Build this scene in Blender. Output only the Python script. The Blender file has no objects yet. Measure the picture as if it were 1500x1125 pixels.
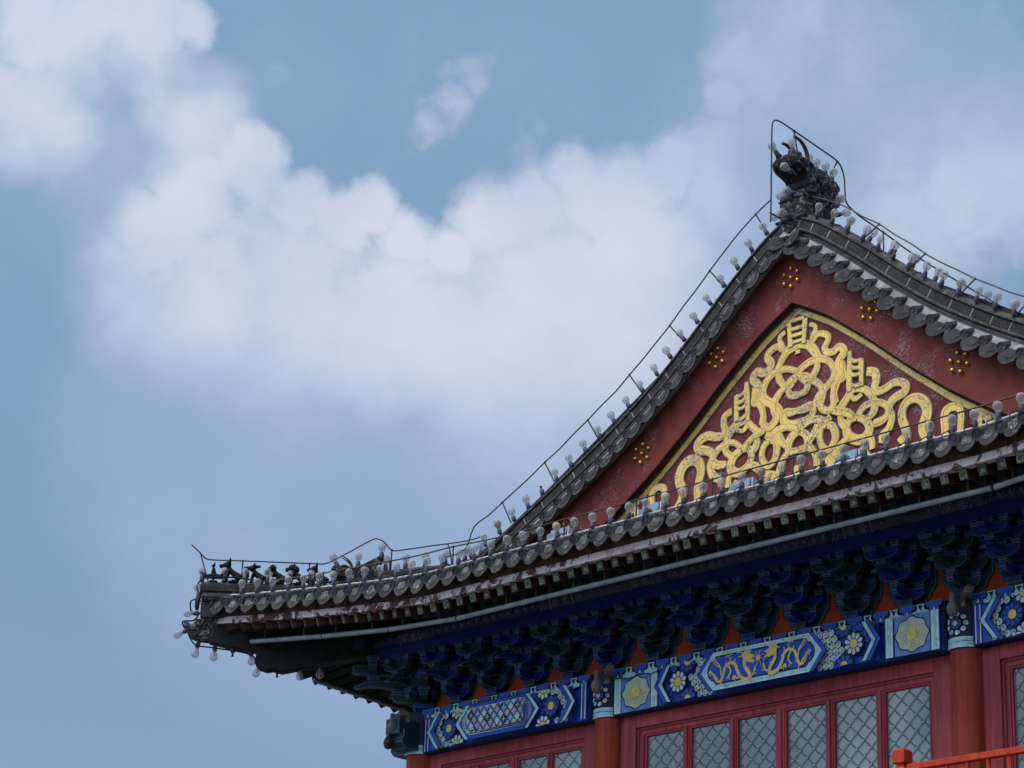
import bpy, bmesh, math, random
from mathutils import Vector, Matrix
random.seed(7)
R = math.radians
scene = bpy.context.scene
COL = scene.collection

# ------------------------------------------------------------ camera
cam_d = bpy.data.cameras.new("camera"); cam = bpy.data.objects.new("camera", cam_d); COL.objects.link(cam)
cam_d.sensor_width = 36.0; cam_d.lens = 87.94; cam_d.clip_start = 0.1; cam_d.clip_end = 5000
_vx = Vector((3890, 1274, 3664.1)).normalized()
_vz = Vector((340, 9500, -3664.1)).normalized()
_vy = _vz.cross(_vx)
M3 = Matrix((_vx, _vy, _vz))
CAM = Vector((14.242, -17.5, 1.6))
cam.matrix_world = Matrix.Translation(CAM) @ M3.to_4x4()
scene.camera = cam

# ------------------------------------------------------------ sky, sun, exposure
SUN_EL, SUN_AZ = R(58), R(200)      # azimuth measured from +Y clockwise
scene.view_settings.view_transform = 'Standard'
scene.view_settings.look = 'None'
scene.view_settings.exposure = 0.0
scene.view_settings.gamma = 1.0
scene.view_settings.use_curve_mapping = False
world = bpy.data.worlds.new("World"); scene.world = world; world.use_nodes = True
def build_world():
    nt = world.node_tree; N = nt.nodes; L = nt.links; N.clear()
    out = N.new('ShaderNodeOutputWorld'); bg = N.new('ShaderNodeBackground'); bg.inputs['Strength'].default_value = 0.1
    L.new(bg.outputs[0], out.inputs[0])
    sky = N.new('ShaderNodeTexSky'); sky.sky_type = 'NISHITA'; sky.sun_disc = False
    sky.sun_elevation = SUN_EL; sky.sun_rotation = SUN_AZ; sky.air_density = 1.0; sky.dust_density = 1.6; sky.ozone_density = 1.5
    tc = N.new('ShaderNodeTexCoord')
    def noise(scale, detail, rough, vec):
        n = N.new('ShaderNodeTexNoise'); n.inputs['Scale'].default_value = scale; n.inputs['Detail'].default_value = detail
        n.inputs['Roughness'].default_value = rough; L.new(vec, n.inputs['Vector']); return n
    def math_(op, a, b=None, c=None):
        n = N.new('ShaderNodeMath'); n.operation = op
        for i, x in enumerate((a, b, c)):
            if x is None: continue
            if isinstance(x, (int, float)): n.inputs[i].default_value = x
            else: L.new(x, n.inputs[i])
        return n.outputs[0]
    def smooth(x, a, b):
        n = N.new('ShaderNodeMapRange'); n.interpolation_type = 'SMOOTHSTEP'
        n.inputs['From Min'].default_value = a; n.inputs['From Max'].default_value = b; L.new(x, n.inputs['Value']); return n.outputs['Result']
    nv = N.new('ShaderNodeVectorMath'); nv.operation = 'NORMALIZE'; L.new(tc.outputs['Generated'], nv.inputs[0])
    d = nv.outputs[0]
    # gentle domain warp so cloud outlines billow
    w1 = noise(17, 7, 0.58, d)
    ws = N.new('ShaderNodeVectorMath'); ws.operation = 'SUBTRACT'; L.new(w1.outputs['Color'], ws.inputs[0]); ws.inputs[1].default_value = (.5, .5, .5)
    wm = N.new('ShaderNodeVectorMath'); wm.operation = 'SCALE'; L.new(ws.outputs[0], wm.inputs[0]); wm.inputs['Scale'].default_value = WARP
    wa = N.new('ShaderNodeVectorMath'); wa.operation = 'ADD'; L.new(d, wa.inputs[0]); L.new(wm.outputs[0], wa.inputs[1])
    wn = N.new('ShaderNodeVectorMath'); wn.operation = 'NORMALIZE'; L.new(wa.outputs[0], wn.inputs[0])
    dw = wn.outputs[0]
    def blobs(lst, vec):
        acc = None
        for (x, y, z, deg, w) in lst:
            v = Vector((x, y, z)).normalized()
            n = N.new('ShaderNodeVectorMath'); n.operation = 'DOT_PRODUCT'; L.new(vec, n.inputs[0]); n.inputs[1].default_value = v
            s = smooth(n.outputs['Value'], math.cos(R(deg)), 1.0)
            acc = math_('MULTIPLY', s, w) if acc is None else math_('MULTIPLY_ADD', s, w, acc)
        return acc
    def blobmax(lst, vec):
        acc = None
        for (x, y, z, deg, w) in lst:
            n = N.new('ShaderNodeVectorMath'); n.operation = 'DOT_PRODUCT'; L.new(vec, n.inputs[0]); n.inputs[1].default_value = Vector((x, y, z)).normalized()
            n2 = N.new('ShaderNodeMapRange'); n2.inputs['From Min'].default_value = math.cos(R(deg)); n2.inputs['From Max'].default_value = 1.0; n2.clamp = False
            n2.inputs['To Max'].default_value = w; L.new(n.outputs['Value'], n2.inputs['Value'])
            acc = n2.outputs['Result'] if acc is None else math_('MAXIMUM', acc, n2.outputs['Result'])
        return acc
    fb = noise(20, 8, 0.6, d); fb2 = noise(55, 7, 0.62, dw); fb3 = noise(9, 5, 0.55, d)
    centred = lambda n, amp: math_('MULTIPLY_ADD', n.outputs['Fac'], amp, -0.5 * amp)
    # heaped cloud with billowing rims
    core = math_('ADD', blobmax(CLOUDS, dw), math_('ADD', centred(fb, 0.55), centred(fb2, 0.60)))
    # how soft the rim is changes along the cloud: firm above, dissolving below
    soft_w = smooth(blobs(SOFTEN, d), 0.0, 0.7)
    lo = math_('MULTIPLY_ADD', soft_w, -0.50, 0.22); hi = math_('MULTIPLY_ADD', soft_w, 0.40, 0.86)
    cr = N.new('ShaderNodeMapRange'); cr.interpolation_type = 'SMOOTHSTEP'; L.new(core, cr.inputs['Value']); L.new(lo, cr.inputs['From Min']); L.new(hi, cr.inputs['From Max'])
    crisp = cr.outputs['Result']
    haze = math_('MULTIPLY', smooth(math_('ADD', blobs(SOFT, dw), math_('ADD', centred(fb, 0.35), centred(fb3, 0.30))), 0.0, 1.0), 0.88)
    wisp = math_('MULTIPLY', smooth(math_('ADD', blobs(WISPS, dw), math_('ADD', centred(fb2, 2.4), centred(fb, 1.2))), 0.20, 1.6), 0.55)
    inv = lambda x: math_('SUBTRACT', 1.0, x)
    big = noise(3.0, 6, 0.55, d)
    away = N.new('ShaderNodeVectorMath'); away.operation = 'DOT_PRODUCT'; L.new(d, away.inputs[0]); away.inputs[1].default_value = M3 @ Vector((0, 0, -1))
    other = math_('MULTIPLY', smooth(big.outputs['Fac'], 0.38, 0.56), smooth(away.outputs['Value'], 0.93, 0.80))
    mask = inv(math_('MULTIPLY', math_('MULTIPLY', inv(crisp), inv(haze)), math_('MULTIPLY', inv(wisp), inv(other))))
    shade_b = blobs(BRIGHT, dw)
    sh = math_('ADD', math_('ADD', centred(fb, 0.50), math_('ADD', centred(fb2, 0.25), centred(fb3, 0.55))), math_('ADD', shade_b, math_('MULTIPLY', other, 0.9)))
    shc = smooth(sh, -0.05, 1.12)
    cc = N.new('ShaderNodeMix'); cc.data_type = 'RGBA'; L.new(shc, cc.inputs[0])
    cc.inputs[6].default_value = CLOUD_DIM; cc.inputs[7].default_value = CLOUD_LIT
    # the part of the sky behind the camera, round the veiled sun, is the brighter one
    sd = Vector((math.sin(SUN_AZ) * math.cos(SUN_EL), math.cos(SUN_AZ) * math.cos(SUN_EL), math.sin(SUN_EL)))
    sg = N.new('ShaderNodeVectorMath'); sg.operation = 'DOT_PRODUCT'; L.new(d, sg.inputs[0]); sg.inputs[1].default_value = sd
    glow = math_('MULTIPLY_ADD', smooth(sg.outputs['Value'], 0.25, 1.0), GLOW, 1.0)
    cg = N.new('ShaderNodeVectorMath'); cg.operation = 'SCALE'; L.new(cc.outputs[2], cg.inputs[0]); L.new(glow, cg.inputs['Scale'])
    hs = N.new('ShaderNodeMix'); hs.data_type = 'RGBA'; hs.blend_type = 'MULTIPLY'; hs.inputs[0].default_value = 1.0
    L.new(sky.outputs[0], hs.inputs[6]); hs.inputs[7].default_value = SKY_TINT
    veil = N.new('ShaderNodeMix'); veil.data_type = 'RGBA'; veil.inputs[0].default_value = 0.70
    L.new(hs.outputs[2], veil.inputs[6]); 
    sx = N.new('ShaderNodeSeparateXYZ'); L.new(d, sx.inputs[0])
    vg = N.new('ShaderNodeMix'); vg.data_type = 'RGBA'; L.new(smooth(sx.outputs['Z'], 0.22, 0.50), vg.inputs[0]); vg.inputs[6].default_value = SKY_LOW; vg.inputs[7].default_value = SKY_VEIL
    L.new(vg.outputs[2], veil.inputs[7])
    mx = N.new('ShaderNodeMix'); mx.data_type = 'RGBA'; L.new(mask, mx.inputs[0])
    L.new(veil.outputs[2], mx.inputs[6]); L.new(cg.outputs[0], mx.inputs[7])
    L.new(mx.outputs[2], bg.inputs['Color'])
def pxdir(px, py):
    v = M3 @ Vector((px - 750, -(py - 562.5), -3664.1)); v.normalize(); return v
def blob(px, py, r, w):
    v = pxdir(px, py); return (v.x, v.y, v.z, math.degrees(r / 3664.1), w)
WARP, GLOW = 0.030, 2.3
SKY_TINT = (1.3, 1.3, 1.3, 1); SKY_VEIL = (2.45, 4.15, 5.95, 1); SKY_LOW = (2.2, 3.3, 5.1, 1)
CLOUD_DIM = (3.0, 4.2, 6.2, 1); CLOUD_LIT = (6.5, 6.9, 8.5, 1)
CLOUDS = [blob(x, y, r / .80, 1.0) for x, y, r in (
 (165, 415, 80), (230, 355, 75), (300, 300, 80), (370, 255, 65), (388, 215, 42), (440, 295, 62), (500, 330, 65), (548, 305, 52), (600, 345, 62), (655, 365, 62), (722, 330, 85), (790, 305, 68), (862, 290, 82),
 (930, 272, 76), (985, 240, 60), (1065, 150, 48), (400, 430, 165), (600, 480, 165), (800, 430, 170), (950, 390, 150), (1100, 260, 125), (1150, 70, 125), (1300, 150, 200), (1450, 200, 200), (1250, 350, 170), (300, 450, 125), (220, 480, 85),
 (500, 560, 170), (750, 590, 180), (1000, 560, 180), (80, 35, 110), (215, 25, 100), (280, 35, 48), (30, 150, 85), (85, 195, 58), (25, 225, 50))]
SOFTEN = [blob(*b) for b in ((300, 760, 360, 1.0), (400, 560, 260, .6), (700, 640, 300, .8), (600, 900, 420, 1.0), (170, 560, 180, .8), (60, 260, 170, .9), (230, 170, 110, .7), (1250, 100, 260, .8), (950, 800, 300, .8), (130, 130, 110, .6), (20, 400, 150, .6))]
SOFT = [blob(*b) for b in ((540, 740, 430, .95), (860, 740, 400, .9), (320, 680, 290, .7), (600, 850, 330, .35), (180, 570, 170, .35), (130, 260, 200, .42), (1200, 560, 380, .8), (290, 150, 110, .55), (330, 210, 90, .35), (430, 110, 110, .18), (400, 870, 350, .22), (1050, 250, 200, .4), (780, 130, 160, .15))]
WISPS = [blob(*b) for b in ((700, 110, 45, .8), (665, 130, 55, .9), (635, 170, 50, .8), (612, 195, 35, .5), (775, 212, 55, .7), (255, 150, 70, .7), (310, 180, 60, .6), (420, 105, 40, .4), (780, 95, 40, .3), (970, 178, 40, .5), (1010, 80, 45, .3), (60, 290, 90, .4))]
BRIGHT = [blob(*b) for b in ((420, 340, 340, .66), (780, 500, 330, .40), (1050, 480, 260, .12), (150, 60, 330, .8), (820, 350, 330, .50), (1440, 330, 260, .55), (1150, 60, 200, .40), (200, 420, 200, .25), (600, 420, 250, .2), (665, 140, 110, .5), (950, 250, 200, .25))]

build_world()
sun_d = bpy.data.lights.new("sun", 'SUN'); sun_d.energy = 2.1; sun_d.angle = R(24); sun_d.color = (1, .93, .81)
sun = bpy.data.objects.new("sun", sun_d); COL.objects.link(sun)
sun.rotation_euler = Vector((math.sin(SUN_AZ) * math.cos(SUN_EL), math.cos(SUN_AZ) * math.cos(SUN_EL), math.sin(SUN_EL))).to_track_quat('Z', 'Y').to_euler()

# ------------------------------------------------------------ materials
def _mat(name):
    m = bpy.data.materials.new(name); m.use_nodes = True
    nt = m.node_tree; return m, nt, nt.nodes, nt.links, nt.nodes['Principled BSDF']
def _noise(N, L, vec, scale, detail=5, rough=.55, dist=0.0):
    n = N.new('ShaderNodeTexNoise'); n.inputs['Scale'].default_value = scale; n.inputs['Detail'].default_value = detail
    n.inputs['Roughness'].default_value = rough; n.inputs['Distortion'].default_value = dist; L.new(vec, n.inputs['Vector']); return n
def _ramp(N, L, fac, stops):
    r = N.new('ShaderNodeValToRGB'); L.new(fac, r.inputs[0]); e = r.color_ramp.elements
    while len(e) > 1: e.remove(e[-1])
    for i, (p, c) in enumerate(stops):
        el = e[0] if i == 0 else e.new(p)
        el.position = p; el.color = (c[0], c[1], c[2], 1)
    return r.outputs[0]
def _mix(N, L, fac, a, b):
    m = N.new('ShaderNodeMix'); m.data_type = 'RGBA'
    if isinstance(fac, (int, float)): m.inputs[0].default_value = fac
    else: L.new(fac, m.inputs[0])
    for i, x in ((6, a), (7, b)):
        if isinstance(x, tuple): m.inputs[i].default_value = (x[0], x[1], x[2], 1)
        else: L.new(x, m.inputs[i])
    return m.outputs[2]
def _bump(N, L, b, h, s, dist=.01):
    bn = N.new('ShaderNodeBump'); bn.inputs['Strength'].default_value = s; bn.inputs['Distance'].default_value = dist
    L.new(h, bn.inputs['Height']); L.new(bn.outputs[0], b.inputs['Normal'])
def painted(name, c, var=.25, rough=.6, scale=6.0, metal=0.0, bump=.15, wear=None, wear_thr=.66, wear_scale=14, spec=.22, streak=0):
    m, nt, N, L, b = _mat(name)
    tc = N.new('ShaderNodeTexCoord'); v = tc.outputs['Object']
    n = _noise(N, L, v, scale, 6, .6)
    lo = tuple(x * (1 - var) for x in c); hi = tuple(min(1, x * (1 + var)) for x in c)
    col = _ramp(N, L, n.outputs['Fac'], [(.3, lo), (.7, hi)])
    if streak:
        mp = N.new('ShaderNodeMapping'); L.new(v, mp.inputs[0]); mp.inputs['Scale'].default_value = (26, 26, .8)
        ns = _noise(N, L, mp.outputs[0], 1.0, 5, .65); fs = _ramp(N, L, ns.outputs['Fac'], [(.40, (streak, streak, streak)), (.60, (0, 0, 0))])
        col = _mix(N, L, fs, col, tuple(x * .55 for x in c))
        mp2 = N.new('ShaderNodeMapping'); L.new(v, mp2.inputs[0]); mp2.inputs['Scale'].default_value = (70, 70, 5)
        n5 = _noise(N, L, mp2.outputs[0], 1.0, 6, .7); f5 = _ramp(N, L, n5.outputs['Fac'], [(.66, (0, 0, 0)), (.70, (.7, .7, .7))])
        col = _mix(N, L, f5, col, (c[0] * 1.25 + .05, c[1] * 1.6 + .05, c[2] * 1.6 + .05))
    if wear:
        n2 = _noise(N, L, v, wear_scale, 8, .65, .6)
        f = _ramp(N, L, n2.outputs['Fac'], [(wear_thr, (0, 0, 0)), (wear_thr + .03, (1, 1, 1))])
        col = _mix(N, L, f, col, wear)
    L.new(col, b.inputs['Base Color']); b.inputs['Roughness'].default_value = rough; b.inputs['Metallic'].default_value = metal; b.inputs['Specular IOR Level'].default_value = spec
    if bump:
        n3 = _noise(N, L, v, 60, 4, .6); _bump(N, L, b, n3.outputs['Fac'], bump, .004)
    return m
def tile_mat(name, c, light, amount=.58, bump=.5):
    """dark fired clay with lichen and lime runs"""
    m, nt, N, L, b = _mat(name)
    tc = N.new('ShaderNodeTexCoord'); v = tc.outputs['Object']
    n = _noise(N, L, v, 9, 6, .62); col = _ramp(N, L, n.outputs['Fac'], [(.3, tuple(x * .55 for x in c)), (.52, c), (.75, tuple(x * 1.6 for x in c))])
    n2 = _noise(N, L, v, 17, 9, .7, .8)
    f = _ramp(N, L, n2.outputs['Fac'], [(amount, (0, 0, 0)), (amount + .1, (1, 1, 1))])
    col = _mix(N, L, f, col, light)
    n4 = _noise(N, L, v, 4, 3, .5)
    f2 = _ramp(N, L, n4.outputs['Fac'], [(.6, (0, 0, 0)), (.8, (.5, .5, .5))])
    col = _mix(N, L, f2, col, (c[0] * .9, c[1] * 1.0, c[2] * .75))
    L.new(col, b.inputs['Base Color']); b.inputs['Roughness'].default_value = .85; b.inputs['Specular IOR Level'].default_value = .18
    n3 = _noise(N, L, v, 45, 5, .65); _bump(N, L, b, n3.outputs['Fac'], bump, .01)
    return m
def brick_mat(name, c, mortar, bw, bh, msize=.012):
    m, nt, N, L, b = _mat(name)
    tc = N.new('ShaderNodeTexCoord')
    bt = N.new('ShaderNodeTexBrick'); L.new(tc.outputs['Object'], bt.inputs['Vector'])
    bt.inputs['Color1'].default_value = (*[x * .7 for x in c], 1); bt.inputs['Color2'].default_value = (*[x * 1.25 for x in c], 1)
    bt.inputs['Mortar'].default_value = (*mortar, 1); bt.inputs['Scale'].default_value = 1; bt.inputs['Brick Width'].default_value = bw
    bt.inputs['Row Height'].default_value = bh; bt.inputs['Mortar Size'].default_value = msize
    mp = N.new('ShaderNodeMapping'); L.new(tc.outputs['Object'], mp.inputs[0]); mp.inputs['Rotation'].default_value = (R(90), 0, 0); L.new(mp.outputs[0], bt.inputs['Vector'])
    n = _noise(N, L, tc.outputs['Object'], 5, 6, .6)
    col = _mix(N, L, n.outputs['Fac'], bt.outputs['Color'], tuple(x * .6 for x in c))
    L.new(col, b.inputs['Base Color']); b.inputs['Roughness'].default_value = .85
    return m
def red_board_mat(name, c, peel, thr=.52):
    """old red lacquer with branching crackle where the paint has come away"""
    m, nt, N, L, b = _mat(name)
    tc = N.new('ShaderNodeTexCoord'); v = tc.outputs['Object']
    n = _noise(N, L, v, 3.2, 6, .6); col = _ramp(N, L, n.outputs['Fac'], [(.3, tuple(x * .75 for x in c)), (.7, tuple(x * 1.25 for x in c))])
    wn = _noise(N, L, v, 11, 4, .6)
    wv = N.new('ShaderNodeVectorMath'); wv.operation = 'MULTIPLY_ADD'; L.new(wn.outputs['Color'], wv.inputs[0]); wv.inputs[1].default_value = (.10, .10, .10); L.new(v, wv.inputs[2])
    vo = N.new('ShaderNodeTexVoronoi'); vo.feature = 'DISTANCE_TO_EDGE'; vo.inputs['Scale'].default_value = 24; L.new(wv.outputs[0], vo.inputs['Vector'])
    big = _noise(N, L, v, 2.6, 6, .68, .5)
    th = N.new('ShaderNodeMapRange'); th.inputs['From Min'].default_value = thr; th.inputs['From Max'].default_value = .80; th.inputs['To Min'].default_value = 0.0; th.inputs['To Max'].default_value = .105
    L.new(big.outputs['Fac'], th.inputs['Value'])
    lt = N.new('ShaderNodeMath'); lt.operation = 'LESS_THAN'; L.new(vo.outputs['Distance'], lt.inputs[0]); L.new(th.outputs['Result'], lt.inputs[1])
    n5 = _noise(N, L, v, 60, 3, .6); pc = _ramp(N, L, n5.outputs['Fac'], [(.35, tuple(x * .55 for x in peel)), (.65, peel)])
    col = _mix(N, L, lt.outputs[0], col, pc)
    L.new(col, b.inputs['Base Color']); b.inputs['Roughness'].default_value = .7; b.inputs['Specular IOR Level'].default_value = .15
    sub = N.new('ShaderNodeMath'); sub.operation = 'SUBTRACT'; sub.inputs[0].default_value = 1; L.new(lt.outputs[0], sub.inputs[1])
    _bump(N, L, b, sub.outputs[0], .4, .003)
    return m
def gold_mat():
    m, nt, N, L, b = _mat('gilding')
    tc = N.new('ShaderNodeTexCoord'); v = tc.outputs['Object']
    n = _noise(N, L, v, 5, 6, .6); col = _ramp(N, L, n.outputs['Fac'], [(.3, (.58, .385, .075)), (.55, (.74, .51, .115)), (.75, (.80, .58, .16))])
    n2 = _noise(N, L, v, 26, 9, .72, 1.2); big = _noise(N, L, v, 2.2, 4, .6)
    ad = N.new('ShaderNodeMath'); ad.operation = 'MULTIPLY_ADD'; L.new(big.outputs['Fac'], ad.inputs[0]); ad.inputs[1].default_value = .40; L.new(n2.outputs['Fac'], ad.inputs[2])
    f = _ramp(N, L, ad.outputs[0], [(.760, (0, 0, 0)), (.775, (1, 1, 1))])
    n3 = _noise(N, L, v, 33, 3, .6); pc = _ramp(N, L, n3.outputs['Fac'], [(.42, (.09, .022, .02)), (.5, (.30, .29, .29))])
    col = _mix(N, L, f, col, pc)
    L.new(col, b.inputs['Base Color']); b.inputs['Roughness'].default_value = .5; b.inputs['Metallic'].default_value = 0.15
    n4 = _noise(N, L, v, 40, 5, .6); _bump(N, L, b, n4.outputs['Fac'], .25, .006)
    return m
def peel_mat():
    m, nt, N, L, b = _mat('peeling_white_lead')
    tc = N.new('ShaderNodeTexCoord'); v = tc.outputs['Object']
    n = _noise(N, L, v, 8, 9, .7, .6)
    n1 = _noise(N, L, v, 1.1, 3, .5)
    ad = N.new('ShaderNodeMath'); ad.operation = 'MULTIPLY_ADD'; L.new(n1.outputs['Fac'], ad.inputs[0]); ad.inputs[1].default_value = .55; L.new(n.outputs['Fac'], ad.inputs[2])
    col = _ramp(N, L, ad.outputs[0], [(.71, (.06, .030, .026)), (.745, (.11, .06, .055)), (.76, (.44, .42, .43)), (.83, (.55, .53, .54)), (.92, (.44, .30, .32))])
    L.new(col, b.inputs['Base Color']); b.inputs['Roughness'].default_value = .8; _bump(N, L, b, n.outputs['Fac'], .6, .01)
    return m
def glass_bulb(name, tint, opac):
    m, nt, N, L, b = _mat(name)
    out = N['Material Output']
    b.inputs['Base Color'].default_value = (*tint, 1); b.inputs['Roughness'].default_value = .22; b.inputs['Specular IOR Level'].default_value = .35
    tr = N.new('ShaderNodeBsdfTransparent'); tr.inputs[0].default_value = (.90, .91, .93, 1)
    lw = N.new('ShaderNodeLayerWeight'); lw.inputs['Blend'].default_value = .35
    mr = N.new('ShaderNodeMapRange'); mr.inputs['To Min'].default_value = opac; mr.inputs['To Max'].default_value = min(1, opac + .60); L.new(lw.outputs['Facing'], mr.inputs['Value'])
    mx = N.new('ShaderNodeMixShader'); L.new(mr.outputs['Result'], mx.inputs[0]); L.new(tr.outputs[0], mx.inputs[1]); L.new(b.outputs[0], mx.inputs[2])
    L.new(mx.outputs[0], out.inputs['Surface']); return m
def pane_mat():
    m, nt, N, L, b = _mat('window_glass')
    tc = N.new('ShaderNodeTexCoord'); n = _noise(N, L, tc.outputs['Object'], 1.3, 3, .5)
    col = _ramp(N, L, n.outputs['Fac'], [(.35, (.10, .16, .18)), (.65, (.23, .295, .285))])
    L.new(col, b.inputs['Base Color']); b.inputs['Roughness'].default_value = .14; b.inputs['IOR'].default_value = 1.6
    n2 = _noise(N, L, tc.outputs['Object'], 5, 2, .5); _bump(N, L, b, n2.outputs['Fac'], .05, .02)
    return m
MT = {}
def setup_mats():
    MT['tile'] = tile_mat('grey_clay_tile', (.040, .040, .040), (.19, .19, .18), .575)
    MT['drip'] = tile_mat('weathered_drip_tile', (.080, .080, .077), (.34, .35, .31), .545)
    MT['brick'] = tile_mat('ridge_brick', (.034, .033, .031), (.10, .098, .09), .57, .35)
    MT['ledge'] = tile_mat('ridge_ledge', (.064, .062, .058), (.19, .185, .175), .55, .35)
    MT['mortar'] = tile_mat('lime_mortar', (.25, .255, .255), (.33, .33, .33), .60, .25)
    MT['carved'] = tile_mat('carved_grey_clay', (.028, .027, .027), (.24, .235, .225), .52, .8)
    MT['beast'] = tile_mat('dark_clay_figure', (.012, .012, .013), (.035, .035, .035), .62, .5)  # darker than the clay of the carved heads
    MT['redboard'] = red_board_mat('old_red_lacquer', (.142, .030, .025), (.26, .22, .22), .53)
    MT['redpanel'] = red_board_mat('old_red_panel', (.125, .027, .030), (.28, .26, .265), .50)
    MT['gold'] = gold_mat()
    MT['goldedge'] = painted('gilding_edge', (.34, .29, .19), .4, .7)
    MT['boss'] = painted('brass_boss', (.55, .40, .08), .15, .3, metal=.9, bump=0)
    MT['darkwood'] = painted('dark_edge_wood', (.034, .020, .015), .5, .8, 9, bump=.4)
    MT['frame'] = painted('maroon_frame_paint', (.30, .046, .054), .16, .55, 3, wear=(.22, .036, .042), wear_thr=.62, wear_scale=6, streak=.8)
    MT['column'] = painted('column_red_paint', (.27, .037, .019), .22, .6, 3, wear=(.16, .026, .018), wear_thr=.60, wear_scale=7, streak=.8)
    MT['orange'] = painted('vermilion_panel', (.30, .050, .014), .2, .7, 4)
    MT['rail'] = painted('rail_orange_paint', (.46, .042, .012), .18, .55, 5, bump=.1, wear=(.12, .03, .02), wear_thr=.66, wear_scale=9, streak=.8)
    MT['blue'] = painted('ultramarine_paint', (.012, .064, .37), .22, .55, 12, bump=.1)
    MT['blue2'] = painted('bracket_blue_shaded', (.006, .020, .150), .35, .6, 12, bump=.1)  # beam blue darkened: the shade under the eave is in the colour
    MT['pblue'] = painted('pale_blue_paint', (.10, .20, .44), .25, .6, 12, bump=.1)
    MT['cyan'] = painted('pale_cyan_paint', (.27, .53, .58), .25, .6, 14, bump=.1, wear=(.12, .27, .30), wear_thr=.60)
    MT['teal'] = painted('bracket_green_shaded', (.007, .034, .054), .35, .6, 12, bump=.1)  # bracket green darkened likewise, eave shade included in the colour
    MT['white'] = painted('off_white_paint', (.56, .60, .60), .15, .6, 14, bump=.1)
    MT['black'] = painted('ink_line_paint', (.010, .011, .014), .2, .6, bump=0)
    MT['navy'] = painted('navy_beam_paint', (.010, .018, .060), .3, .6, 10)
    MT['icy'] = painted('icy_white_paint', (.40, .52, .54), .2, .6, 14, bump=.1)
    MT['disc'] = tile_mat('slate_round_tile_end', (.055, .060, .068), (.16, .16, .16), .60)
    MT['hipwood'] = painted('dark_hip_timber', (.010, .013, .013), .5, .8, 10, bump=.3)  # near-black version of the rafter colour for the hip rafters
    MT['incised'] = painted('incised_line', (.36, .23, .07), .3, .7, bump=0)
    MT['sage'] = painted('sage_medallion_paint', (.30, .44, .37), .25, .6, 14, bump=.1, wear=(.36, .34, .14), wear_thr=.60, wear_scale=30)
    MT['lilac'] = painted('faded_lilac_paint', (.24, .20, .42), .25, .6, 20, bump=.1)
    MT['batten'] = painted('bare_brown_batten', (.085, .046, .036), .45, .8, 9, bump=.4, wear=(.03, .02, .017), wear_thr=.52, wear_scale=11)
    MT['yellow'] = painted('flower_yellow_paint', (.52, .45, .13), .2, .6, 20, bump=.1)
    MT['line'] = painted('bracket_edge_paint', (.055, .12, .15), .4, .6, 20, bump=0)
    MT['greyline'] = painted('dull_grey_line', (.20, .20, .24), .3, .6, 20, bump=0)
    MT['greyd'] = painted('faded_pattern_paint', (.13, .15, .19), .4, .7, 20, bump=0)
    MT['steelb'] = painted('faded_purlin_ground', (.034, .044, .080), .3, .7, 12, bump=0)
    MT['dgold'] = painted('dragon_gold', (.55, .44, .14), .2, .5, 20, bump=.1)
    MT['peel'] = peel_mat()
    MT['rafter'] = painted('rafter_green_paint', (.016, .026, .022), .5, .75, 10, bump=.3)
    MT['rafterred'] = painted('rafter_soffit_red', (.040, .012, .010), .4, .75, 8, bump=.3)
    MT['fret'] = painted('fret_pale_paint', (.24, .26, .21), .6, .7, 20, bump=0)
    MT['fretend'] = painted('rafter_end_paint', (.055, .052, .042), .6, .7, 20, bump=.1)
    MT['metal'] = painted('dull_aluminium', (.21, .255, .285), .3, .5, 6, metal=.2, bump=.05)
    MT['steel'] = painted('wire_steel', (.055, .05, .05), .3, .5, bump=0, metal=.4)
    MT['wire'] = painted('black_cable', (.012, .012, .014), .2, .5, bump=0)
    MT['pipe'] = painted('galvanised_pipe', (.40, .39, .40), .2, .45, bump=0, metal=.3)
    MT['socket'] = painted('socket_plastic', (.055, .062, .085), .2, .4, bump=0)
    MT['bulb'] = glass_bulb('clear_bulb_glass', (.40, .395, .38), .27)
    MT['amber'] = glass_bulb('amber_bulb_glass', (.30, .18, .09), .60)
    MT['tan'] = glass_bulb('smoky_bulb_glass', (.52, .44, .32), .50)
    MT['stem'] = painted('bulb_stem', (.30, .30, .31), .1, .4, bump=0)
    MT['pane'] = pane_mat()
    MT['came'] = painted('lattice_grey_paint', (.13, .13, .20), .1, .5, bump=0)
    MT['bead'] = painted('bright_bead', (.75, .75, .78), .05, .3, bump=0)
    MT['camwhite'] = painted('weathered_camera_white', (.12, .11, .10), .3, .5, bump=0)
    MT['camdark'] = painted('camera_dark_plastic', (.03, .028, .03), .15, .3, bump=0)
    MT['flood'] = painted('floodlight_blue_grey', (.16, .22, .29), .12, .4, bump=0)
    MT['floodface'] = painted('floodlight_lens', (.42, .48, .54), .15, .3, bump=0)
    MT['stone'] = brick_mat('podium_brick', (.10, .098, .095), (.16, .16, .155), .4, .1)
    MT['paving'] = painted('paving_stone', (.12, .12, .11), .15, .8, .8)
    MT['plaster'] = painted('dark_interior', (.05, .04, .04), .1, .9, bump=0)
setup_mats()

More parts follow.
